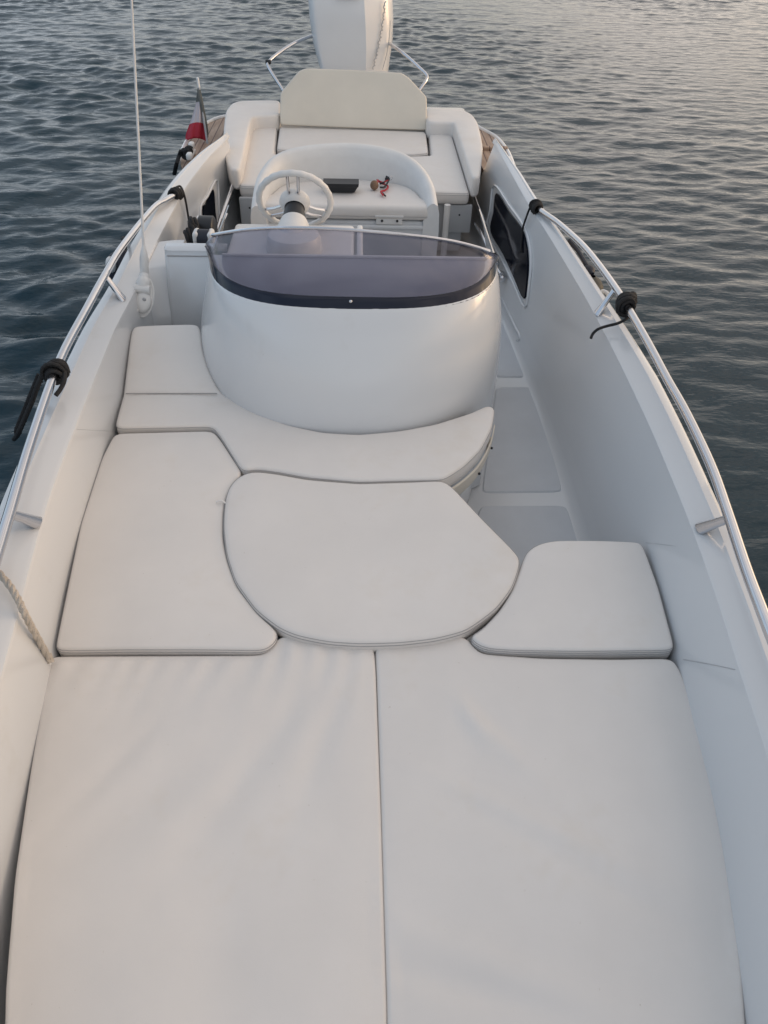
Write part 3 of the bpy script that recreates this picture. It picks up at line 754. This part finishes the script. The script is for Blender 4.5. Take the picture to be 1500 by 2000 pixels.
# left pad outline is completed with the part under the photographer
P = [U(*q, 0).to_2d() for q in BL]+[Vector((-.012, -.28)), Vector((-.56, -.28))]+[U(*q, 0).to_2d() for q in BLr]
mb = cushion_mb(P, 0, .075, .012, .012, .014, .0015, wr_left, (.2,), 3.)
thing('bow_sunpad', mb, [VINYL, SEAM], 'big white bow sunpad with small pleats along its far edge, beside the white rope end', 'cushion', BG, (-.4, .5, -.075))
P = [U(*q, 0).to_2d() for q in BR]+[Vector((.002, -.28)), Vector((.58, -.28))]
mb = cushion_mb(P, 0, .075, .012, .012, .014, .0015, wr_right, (.2,), 9.)
thing('bow_sunpad', mb, [VINYL, SEAM], 'big white bow sunpad with slanting soft creases, in front of the small corner seat cushion', 'cushion', BG, (.4, .5, -.075))
pad('table_cushion', TB, .034, 'rounded white cushion covering the table in the middle of the bow seats', 'cushion', BG, .07, .010, seed=5., r=.018)
tcu = bpy.data.objects['table_cushion']
mb = MB(); q = U(434, 981, .03); mb.tube(catmull([q+Vector((.012, 0, -.004)), q+Vector((-.004, .002, .006)), q+Vector((-.022, -.003, .003))], 4), .0035, 6); mb.build('tie_tag', WPLAST, tcu)
for s_, P in ((-1, [(146,838),(180,840),(220,842)]), (1, [(1262,1060),(1290,1063),(1322,1067)]), (1, [(1335,1288),(1390,1298),(1436,1308)])):
    mb = MB(); mb.tube(catmull([on_wall(*q, s_, .0) for q in P], 5), .0016, 6); mb.build('panel_joint', GREYP, boat)
def wr_bench(x, y, e): return .002*math.sin(y*40+2*noise.noise(Vector((x*4, y*3, 0))))*math.exp(-((y-1.35)/.12)**2) + .003*noise.noise(Vector((x*3, y*3, 4)))
pad('bench_cushion', SL, .022, 'long white bench cushion along the warm lit side wall, beside the round table cushion', 'cushion', BG, .075, .010, wr_bench, seed=6.)
pad('corner_cushion', CR, .022, 'small white corner seat cushion with triple stitched front, near the floor opening', 'cushion', BG, .075, .010, seed=8., seams=(.10, .21, .33))
cc = root('console_cushion', (-.1, 2.5, -.04), 'curved white seat cushion wrapping round the foot of the console with a raised backrest end', 'cushion', BG)
def wr_cc(x, y, e): return .003*math.sin(y*70+x*20)*math.exp(-((x-.50)/.08)**2-((y-2.62)/.07)**2)
zc0, zc1 = .036, .16
def zb_of(py): return zc0+(zc1-zc0)*max(0, (770-py))/137
Y0c = U(340, 770, zc0).y; Y1c = U(320, 634, zc1).y
CF = CC[:CC.index((434,768))]+[(430,765),(418,745),(405,718),(394,680),(390,640),(381,633),(320,634),(264,636),(257,645),(248,715),(242,768),(236,790)]
def in_back(x): return 1/(1+math.exp((x+.60)/.02))
mb = cushion_mb([U(a, b, zb_of(b) if a < 435 else .036).to_2d() for a, b in CF], lambda x, y: zc0+(zc1-zc0)*min(1.1, max(0, (y-Y0c)/(Y1c-Y0c)))*in_back(x), .08, .014, .008, .018, .0015,
    lambda x, y, e: wr_cc(x, y, e)-.009*math.exp(-((y-Y0c)/.009)**2)*in_back(x), (.14,), 12.)
crease = [U(x, 770, zc0).to_2d() for x in np.linspace(246, 424, 12)]
mb.tube([Vector((q.x, q.y, zc0+.004)) for q in crease], .0022, 6, 1)
mb.build('seat_pad', [VINYL, SEAM], cc)
# lower snapped flap at the open end
fl = [U(*q, .0) for q in ((868,945),(905,921),(938,888),(960,846),(968,812))]
fl = catmull(fl, 5); mb = MB(); rows = []
for z, d in ((-.045, .0), (-.05, .006), (-.10, .004), (-.118, .0), (-.12, -.02)):
    rows.append([p+Vector((d*.7, -d*.7, z-p.z)) for p in fl])
mb.grid(rows); flap = mb.build('snap_flap', CREAM, cc)
for k in (2, 10, 16):
    mb = MB(); mb.ball(Vector((fl[k].x, fl[k].y, -.095))+Vector((.006, -.007, 0)), .006); mb.build('snap_button', BPLAST, flap)
CB = [(244,768),(340,766),(429,762),(418,745),(405,718),(394,680),(390,640),(381,633),(320,634),(264,636),(257,645),(247,720)]
mb = MB(); P = [U(a, b, zb_of(b)).to_2d() for a, b in CB]; P = resample(chaikin(P, 2), .03); P = P if area(P) > 0 else P[::-1]
I = inset(P, .02); mb.prism(I, -.415, -.045); mb.build('locker_under_backrest', GEL, boat)

# ------------------------------------------------------------------ loose things
# ropes knotted on the rails
def nearest(s, px, py, z):
    q = U(px, py, z); P = RAIL[s]; i = min(range(len(P)), key=lambda k: (P[k]-q).length); i = min(max(i, 1), len(P)-2)
    return P[i], (P[i+1]-P[i-1]).normalized()
def coil(mb, c, t, turns=4, rr=.0085, R0=.026, pitch=.016, wild=.2, ph=0.):
    n = t.orthogonal().normalized(); b = t.cross(n); pts = []
    N = int(turns*14)
    for k in range(N+1):
        a = 2*math.pi*k/14+ph; w = 1+wild*math.sin(k*.37+ph)
        pts.append(c+t*((k/14-turns/2)*pitch)+(n*math.cos(a)+b*math.sin(a))*(R0*w))
    mb.tube(pts, rr, 8); return pts
def fender(c, up=True, r=.085, L=.42, m_=None, name='fender', label='', group=None):
    mb = MB(); rows = []
    for t in np.linspace(0, 1, 18):
        z = L*(t-.5); e = abs(2*t-1); rad = r*math.sqrt(max(0, 1-max(0, (e-.55)/.45)**2.2)); rad = max(rad, .02)
        rows.append([c+Vector((rad*math.cos(2*math.pi*k/20), rad*math.sin(2*math.pi*k/20), z)) for k in range(20)])
    mb.grid(rows, True)
    return rows, mb
RG = 'black fender ropes tied to the boat'
# right far knot, line dropping down the inner wall
c, t = nearest(1, 1050, 408, .272); mb = MB(); coil(mb, c, t, 4, .0095, .027, .013, .22)
coil(mb, c+Vector((0, .012, .01)), Vector((.3, .9, .3)).normalized(), 2, .008, .034, .012, .3, 1.)
L = [c+Vector((-.02, 0, .035)), U(1036, 404, .27), on_wall(1028, 424, 1, .03), on_wall(1021, 446, 1, .02), on_wall(1019, 466, 1, .016), on_wall(1017, 492, 1, .016)]
mb.tube(catmull(L, 6), .0065, 8); thing('fender_rope', mb, BROPE, 'black rope looped on the rail end, its tail falling over the big dark side window', 'rope', RG, c)
c, t = nearest(1, 1226, 592, .365); mb = MB(); coil(mb, c, t, 6, .0095, .029, .013, .18); coil(mb, c+t*.01, t, 4, .0095, .037, .018, .2, 2.)
mb.ball(c+Vector((.035, .03, .02)), .02); mb.tube(catmull([c+Vector((.02, .02, .0)), c+Vector((.05, .05, .02)), c+Vector((.055, .02, -.01))], 5), .009, 8)
L = [c-t*.03 if t.y > 0 else c+t*.03, U(1218, 626, .33), U(1205, 632, .30), U(1185, 637, .285), U(1168, 643, .275), U(1158, 652, .25), U(1154, 661, .235)]
L[0] = Vector((c.x+.01, c.y-.07, .34))
mb.tube(catmull(L, 6), .0065, 8); thing('fender_rope', mb, BROPE, 'thick black rope knot on the steel rail with a short loose tail over the gunwale', 'rope', RG, c)
c, t = nearest(-1, 343, 380, .272); mb = MB(); coil(mb, c, t, 4, .0095, .027, .013, .22)
L = [c+Vector((.0, 0, .035)), U(352, 364, .29), U(359, 378, .27), on_wall(364, 400, -1, .03), on_wall(369, 430, -1, .02), on_wall(374, 452, -1, .03)]
mb.tube(catmull(L, 6), .0065, 8); thing('fender_rope', mb, BROPE, 'black rope looped on the rail end nearest the flag, line hanging down inside', 'rope', RG, c)
c, t = nearest(-1, 104, 728, .365); mb = MB(); coil(mb, c, t, 6, .0078, .027, .014, .25); coil(mb, c+t*.01, t, 3, .0075, .035, .016, .3, 2.)
mb.tube(catmull([c+Vector((.035, 0, .01)), U(126, 742, .36), U(118, 760, .34), U(109, 772, .33)], 5), .0085, 8)
for dx in (.012,):
    L = [c+Vector((-.02-dx*.3, .0, .03)), U(76-dx*150, 752, .33), U(64-dx*150, 785, .26), U(50-dx*150, 818, .20), U(38-dx*120, 845, .15), U(33-dx*60, 852, .10), U(28-dx*60, 858, -.05)]
    mb.tube(catmull(L, 6), .0095, 8)
for k in range(3):
    pts = []
    for i in range(40):
        t_ = i/39; q = U(78-t_*44, 738+t_*108, .335-t_*.20); an = i*.75+2*math.pi*k/3
        pts.append(q+Vector((.011*math.cos(an)+.002, .006*math.sin(an), .011*math.sin(an)+.004)))
    mb.tube(pts, .0062, 7)
thing('fender_rope', mb, BROPE, 'chunky black rope lashed round the near rail tube and falling outboard over the dark water', 'rope', RG, c)
# rope on the stern cleat
cl = U(368, 297, .03); mb = MB(); coil(mb, cl, Vector((.3, 1, 0)).normalized(), 4, .010, .026, .014, .3); coil(mb, cl+Vector((-.03, 0, -.01)), Vector((.5, .8, .2)).normalized(), 2, .010, .03, .014, .3, 1.)
for dx in (0, .03):
    mb.tube(catmull([cl+Vector((-.03-dx, 0, .01)), U(352-dx*100, 303, .0), U(346-dx*100, 322, -.05), U(342-dx*100, 340, -.2)], 5), .011, 8)
thing('mooring_rope', mb, BROPE, 'black rope wound on the white cleat below the small flag', 'rope', RG, cl)
# white line over the near gunwale
L = catmull([U(-60, 1060, .30), U(-25, 1095, .295), U(4, 1126, .285), U(22, 1148, .28), U(36, 1172, .275), U(47, 1196, .255), U(60, 1222, .20), U(78, 1254, .115), U(96, 1288, .03)], 8)
mb = MB()
n_ = len(L)
for k in range(3):      # three laid strands
    pts = []
    for i, p in enumerate(L):
        tt = (L[min(i+1, n_-1)]-L[max(i-1, 0)]).normalized(); a = tt.orthogonal().normalized(); b = tt.cross(a); ang = i*.55+2*math.pi*k/3
        pts.append(p+(a*math.cos(ang)+b*math.sin(ang))*.0045)
    mb.tube(pts, .0062, 8)
e = L[-1]; mb.tube([e+Vector((.004, -.004, -.01)), e+Vector((-.004, .012, .01))], .0105, 8)
thing('mooring_line', mb, WROPE, 'frayed off-white rope hanging over the gunwale onto the corner of the bow sunpad', 'rope', None, L[-1])
# fenders outboard
FG = 'fenders hanging outside the hull'
c = Vector((1.245, 3.82, .05))
rows, mb = fender(c-Vector((0, 0, .12)), r=.08, L=.42)
ft = root('fender', (c.x, c.y, c.z-.35), 'dark olive fender hanging between the hull and the rail, right of the side window', 'fender', FG)
mb.build('body', OLIVE, ft)
mb = MB(); mb.ball(c+Vector((-.01, .05, .10)), .035, sc=(1, 1.2, .8)); mb.tube(catmull([c+Vector((0, 0, .10)), c+Vector((-.02, .08, .12)), c+Vector((-.03, .22, .13)), U(1112, 470, .2)], 5), .012, 8); mb.build('lanyard', NAVY, ft)
mb = MB(); mb.tube(catmull([U(1172, 573, .16), U(1178, 569, .17), U(1186, 573, .17), U(1190, 582, .15)], 4), .011, 8); mb.build('eyelet', WPLAST, ft)
c = Vector((-1.335, 4.02, .07))
rows, mb = fender(c-Vector((0, 0, .14)), r=.095, L=.46)
ft = root('fender', (c.x, c.y, c.z-.37), 'navy fender with a white tip hanging outside the hull behind the antenna', 'fender', FG)
mb.build('body', NAVY, ft)
mb = MB(); q = c+Vector((-.04, -.085, .045)); mb.ball(q, .034, sc=(.8, 1, 1.3)); mb.build('tip', WPLAST, ft)
mb = MB(); mb.tube(catmull([c+Vector((0, 0, .02)), c+Vector((.02, .06, .12)), U(240, 466, .25), U(249, 472, .33)], 5), .011, 8); mb.build('lanyard', BROPE, ft)
# stowed fender and rope between locker and wall
st = root('stowed_fender', tuple(U(398, 468, .22)-Vector((0, 0, .08))), 'black fender with white ends stowed on the sole beside the console', 'fender')
a, b = U(385, 466, .25), U(413, 467, .25)
mb = MB(); mb.tube([a.lerp(b, .12), b.lerp(a, .12)], .05, 16, cap=True); mb.build('body', NAVY, st)
for q, w in ((a, -1), (b, 1)):
    mb = MB(); mb.rbox(q+Vector((0, 0, .004)), (.035, .09, .085), .018); mb.build('end_cap', WPLAST, st)
a, b = U(388, 448, .20), U(421, 449, .20)
mb = MB(); mb.tube([a, a.lerp(b, .1), a.lerp(b, .5), b.lerp(a, .1), b], .075, 16, rfun=lambda t: .075 if .05 < t < .95 else .06)
thing('rolled_cover', mb, BPLAST, 'black rolled canvas cover lying behind the white-ended fender beside the console', 'rolled cover', None, a.lerp(b, .5)-Vector((0, 0, .075)))
mb = MB(); q = U(375, 466, .22)
for k in range(5): coil(mb, q+Vector((random.uniform(-.01, .01), .02*k, -.01+.012*k)), Vector((1, .25, .1)).normalized(), 2, .011, .045, .02, .2, k)
thing('rope_bundle', mb, BROPE, 'bundle of black rope between the side locker and the cream wall', 'rope', None, q-Vector((0, 0, .06)))
# tray on the helm seat
tb = U(666, 378, sz+.016); mb = MB(); w0, w1, dp, hh = .168, .225, .10, .058
for (wA, wB, zA, zB, dA, dB) in ((w0, w1*.93, 0, hh*.62, .02, .008), (w1*.93, w1*.96, hh*.62, hh*.66, .008, .004), (w1*.97, w1, hh*.66, hh, .003, .0)):
    v = [(-wA/2, dA, zA), (wA/2, dA, zA), (wA/2, dp-dA, zA), (-wA/2, dp-dA, zA), (-wB/2, dB, zB), (wB/2, dB, zB), (wB/2, dp-dB, zB), (-wB/2, dp-dB, zB)]
    mb.add([tb+Vector(q) for q in v], [(0, 1, 5, 4), (1, 2, 6, 5), (2, 3, 7, 6), (3, 0, 4, 7), (0, 3, 2, 1), (4, 5, 6, 7)])
thing('tray', mb, BPLAST, 'black plastic tray with a raised rim lying on the helm seat', 'tray', None, tb)
# key float
kb = U(731, 370, sz+.018)+Vector((0, 0, .026)); kf = root('key_float', tuple(kb-Vector((0, 0, .026))), 'brown cork ball key float with red and black cord on the helm seat', 'key float')
mb = MB(); mb.ball(kb, .027, sc=(1, 1, 1.08), u=20, v=14); mb.build('cork_ball', CORK, kf)
zk = sz+.026
mb = MB(); mb.tube(catmull([kb+Vector((.02, 0, .012)), U(738, 352, zk+.01), U(744, 358, zk), U(752, 360, zk), U(758, 365, zk), U(752, 372, zk), U(744, 374, zk), U(748, 381, zk)], 6), .0055, 8)
mb.tube(catmull([U(736, 351, zk+.01), U(748, 356, zk+.012), U(758, 352, zk+.02)], 5), .004, 8); mb.build('red_cord', RED, kf)
mb = MB(); mb.tube(catmull([U(742, 359, zk), U(750, 356, zk+.012), U(757, 349, zk+.02), U(754, 345, zk+.03), U(760, 350, zk+.02), U(751, 365, zk), U(742, 366, zk)], 5), .006, 8); mb.rbox(U(755, 350, zk+.02), (.022, .014, .022), .005); mb.build('black_clip', BPLAST, kf)
mb = MB(); mb.tube([U(746, 376, zk), U(753, 383, zk-.006)], .005, 8); mb.build('cord_end', BPLAST, kf)
mb = MB(); c = U(762, 348, zk+.02); mb.tube([c+Vector((.014*math.cos(a), 0, .014*math.sin(a))) for a in np.linspace(0, 2*math.pi, 20, endpoint=False)], .0022, 6, closed=True); mb.build('split_ring', STEEL, kf)

# ensign
fb, ftp = UY(404, 272, 6.75), UY(386, 154, 6.85)
fl = root('ensign', tuple(fb), 'small red white and green flag hanging limp on a short raked staff at the stern', 'flag')
mb = MB(); mb.tube([fb-(ftp-fb)*.12, fb, fb.lerp(ftp, .86)], .009, 10); mb.build('staff', GREYP, fl)
mb = MB(); mb.tube([fb.lerp(ftp, .86), ftp], .011, 10); mb.ball(ftp, .012); mb.build('staff_tip', WPLAST, fl)
# cloth: hoist along the staff, drooping so that the fly hangs down and outboard
NU, NV = 26, 22; rows = []
hoist_t, hoist_b = UY(388, 172, 6.84), UY(403, 262, 6.76)
for j in range(NV+1):
    v = j/NV; row = []
    for i in range(NU+1):
        u = i/NU
        # silhouettes measured: left edge and right edge of the hanging cloth
        yy = 172 + 104*v
        xl = np.interp(yy, [172, 205, 225, 245, 262, 276], [386, 382, 376, 369, 363, 362]); xr = np.interp(yy, [172, 205, 225, 245, 262, 276], [389, 394, 397, 401, 402, 402])
        fold = .022*v*math.sin(u*7+v*2)+.012*v*math.sin(u*15+1)
        row.append(UY(xl+(xr-xl)*u, yy-(6*v*math.sin(u*3.0)), 6.83-.07*v+fold))
    rows.append(row)
mb = MB()
for j in range(NV):
    band_m = 0 if j < 6 else (1 if j < 15 else 2)
    mb.grid([rows[j], rows[j+1]], mi=band_m)
cl_ = mb.build('cloth', [FGREEN, FWHITE, FRED], fl, recalc=False, sharp=80)
sd = cl_.modifiers.new('thickness', 'SOLIDIFY'); sd.thickness = .002
mb = MB(); mb.grid([[UY(a, y, 6.80)+Vector((0, 0, 0)) for a in (x-2, x+1, x+5)] for x, y in ((387, 175), (393, 205), (398, 230), (402, 255), (402, 268))]); c2 = mb.build('hoist_fold', FGREEN, fl, sharp=80)
sd = c2.modifiers.new('thickness', 'SOLIDIFY'); sd.thickness = .012

# ------------------------------------------------------------------ water
def axis(lo, hi, step, far):
    a = list(np.arange(lo, hi+1e-6, step)); s = step; x = hi
    while x < far: s *= 1.25; x += s; a.append(x)
    s = step; x = lo
    while x > -far: s *= 1.25; x -= s; a.insert(0, x)
    return np.array(a)
AX = axis(-11, 13, .036, 2500); AY = axis(-1.5, 23, .036, 2500)
X, Y = np.meshgrid(AX, AY, indexing='xy'); Z = np.zeros_like(X)
fade = np.clip(1-(np.maximum(np.abs(X-1)-12, 0)/14), 0, 1)*np.clip(1-np.maximum(Y-23, 0)/14, 0, 1)*np.clip(1-np.maximum(-1.5-Y, 0)/6, 0, 1)
N = 72
SG = 1/(1+np.exp(-(X-.6*0-1.0)/1.2))*(.75+.25*np.sin(X*.7+Y*.3))
lam = np.exp(rng.uniform(math.log(.14), math.log(1.05), N))
for l in lam:
    th = R(90)+rng.normal(0, .50)+(.25 if l < .5 else -.05); k = 2*math.pi/l; a = .0052*l**.82*rng.uniform(.5, 1.3)
    ph = rng.uniform(0, 6.28); q = k*(X*math.cos(th)+Y*math.sin(th))+ph
    Z += a*(np.cos(q)+.18*np.cos(2*q))*(1-(.86*min(1, l/.38)+.12)*SG)
# patches of calmer and rougher water
patch = .78+.34*np.sin(X*.45+1.2+.8*np.sin(Y*.31))*np.sin(Y*.52+.6*np.sin(X*.6))
Z *= fade*patch
nx, ny = len(AX), len(AY)
co = np.empty((nx*ny, 3), np.float32); co[:, 0] = X.ravel(); co[:, 1] = Y.ravel(); co[:, 2] = Z.ravel()
idx = np.arange(nx*ny).reshape(ny, nx)
fc = np.stack([idx[:-1, :-1], idx[:-1, 1:], idx[1:, 1:], idx[1:, :-1]], -1).reshape(-1, 4)
me = bpy.data.meshes.new('water'); me.vertices.add(len(co)); me.vertices.foreach_set('co', co.ravel())
me.loops.add(fc.size); me.loops.foreach_set('vertex_index', fc.ravel().astype(np.int32))
me.polygons.add(len(fc)); me.polygons.foreach_set('loop_start', np.arange(0, fc.size, 4, dtype=np.int32)); me.polygons.foreach_set('loop_total', np.full(len(fc), 4, np.int32))
me.update(calc_edges=True); me.polygons.foreach_set('use_smooth', np.ones(len(fc), bool))
M, nt, b = nt_new('sea_water')
b.inputs['Base Color'].default_value = (.007, .030, .044, 1); b.inputs['Roughness'].default_value = .07; b.inputs['IOR'].default_value = 1.33
tc = nt.nodes.new('ShaderNodeTexCoord'); prev = None
for sc, st, dist, sx in ((5.5, .45, .024, 1.), (15, .55, .011, 1.), (40, .4, .004, 1.)):
    mp = nt.nodes.new('ShaderNodeMapping'); mp.inputs['Scale'].default_value = (.50, 1.15, 1.); mp.inputs['Rotation'].default_value = (0, 0, R(10 if sc < 10 else -14))
    n = nt.nodes.new('ShaderNodeTexNoise'); n.inputs['Scale'].default_value = sc; n.inputs['Detail'].default_value = 2
    nt.links.new(tc.outputs['Object'], mp.inputs[0]); nt.links.new(mp.outputs[0], n.inputs['Vector'])
    bp = nt.nodes.new('ShaderNodeBump'); bp.inputs['Strength'].default_value = st; bp.inputs['Distance'].default_value = dist
    nt.links.new(n.outputs['Fac'], bp.inputs['Height'])
    if prev: nt.links.new(prev.outputs[0], bp.inputs['Normal'])
    prev = bp
nt.links.new(prev.outputs[0], b.inputs['Normal'])
me.materials.append(M); wo = bpy.data.objects.new('water', me); COL.objects.link(wo); wo.location = (0, 0, ZW); wo['kind'] = 'structure'

# ------------------------------------------------------------------ sky and sun
SUN_AZ, SUN_EL = 78., 6.      # azimuth clockwise from +Y (aft), towards +X
sd_ = Vector((math.sin(R(SUN_AZ))*math.cos(R(SUN_EL)), math.cos(R(SUN_AZ))*math.cos(R(SUN_EL)), math.sin(R(SUN_EL))))
w = bpy.data.worlds.new('World'); scene.world = w; w.use_nodes = True; nt = w.node_tree; nt.nodes.clear()
L = nt.links.new
out = nt.nodes.new('ShaderNodeOutputWorld'); bg = nt.nodes.new('ShaderNodeBackground'); sky = nt.nodes.new('ShaderNodeTexSky')
sky.sky_type = 'NISHITA'; sky.sun_disc = False; sky.sun_elevation = R(SUN_EL); sky.sun_rotation = R(SUN_AZ); sky.dust_density = 2.0; sky.air_density = 1.0
bg.inputs['Strength'].default_value = .15
tc = nt.nodes.new('ShaderNodeTexCoord')
mp = nt.nodes.new('ShaderNodeMapping'); mp.inputs['Scale'].default_value = (1, 1, 2.6)
n = nt.nodes.new('ShaderNodeTexNoise'); n.inputs['Scale'].default_value = 2.3; n.inputs['Detail'].default_value = 6; n.inputs['Roughness'].default_value = .55
L(tc.outputs['Generated'], mp.inputs[0]); L(mp.outputs[0], n.inputs['Vector'])
cl = nt.nodes.new('ShaderNodeMapRange'); cl.inputs[1].default_value = .38; cl.inputs[2].default_value = .62; cl.inputs[3].default_value = .45; cl.inputs[4].default_value = .95
L(n.outputs['Fac'], cl.inputs[0])
dt = nt.nodes.new('ShaderNodeVectorMath'); dt.operation = 'DOT_PRODUCT'; dt.inputs[1].default_value = sd_
L(tc.outputs['Generated'], dt.inputs[0])
sr = nt.nodes.new('ShaderNodeMapRange'); sr.inputs[1].default_value = -.6; sr.inputs[2].default_value = 1.0; L(dt.outputs['Value'], sr.inputs[0])
cc_ = nt.nodes.new('ShaderNodeValToRGB')     # cloud colour: grey away from the low sun, warm towards it
cc_.color_ramp.elements[0].color = (3.0, 3.7, 4.7, 1); cc_.color_ramp.elements[1].color = (8.8, 7.2, 6.1, 1)
e = cc_.color_ramp.elements.new(.52); e.color = (4.7, 4.6, 4.6, 1)
L(sr.outputs[0], cc_.inputs[0])
mx = nt.nodes.new('ShaderNodeMix'); mx.data_type = 'RGBA'; L(cl.outputs[0], mx.inputs[0]); L(sky.outputs[0], mx.inputs[6]); L(cc_.outputs[0], mx.inputs[7])
sx = nt.nodes.new('ShaderNodeSeparateXYZ'); L(tc.outputs['Generated'], sx.inputs[0])      # paler air low over the water
hz = nt.nodes.new('ShaderNodeMapRange'); hz.inputs[1].default_value = .02; hz.inputs[2].default_value = .55; hz.inputs[3].default_value = 1.24; hz.inputs[4].default_value = .97; L(sx.outputs['Z'], hz.inputs[0])
ml = nt.nodes.new('ShaderNodeVectorMath'); ml.operation = 'SCALE'; L(mx.outputs[2], ml.inputs[0]); L(hz.outputs[0], ml.inputs['Scale'])
L(ml.outputs[0], bg.inputs[0]); L(bg.outputs[0], out.inputs[0])
sl = bpy.data.lights.new('sun', 'SUN'); sl.energy = .5; sl.angle = R(24); sl.color = (1., .76, .56)
so = bpy.data.objects.new('sun', sl); COL.objects.link(so); so.rotation_euler = (-sd_).to_track_quat('-Z', 'Y').to_euler()

# ------------------------------------------------------------------ render settings
scene.render.engine = 'CYCLES'
scene.view_settings.view_transform = 'Standard'; scene.view_settings.look = 'None'; scene.view_settings.gamma = 1.0
scene.view_settings.exposure = 0.38
scene.cycles.caustics_reflective = False; scene.cycles.caustics_refractive = False; scene.cycles.max_bounces = 8; scene.cycles.transparent_max_bounces = 12; scene.cycles.use_denoising = True
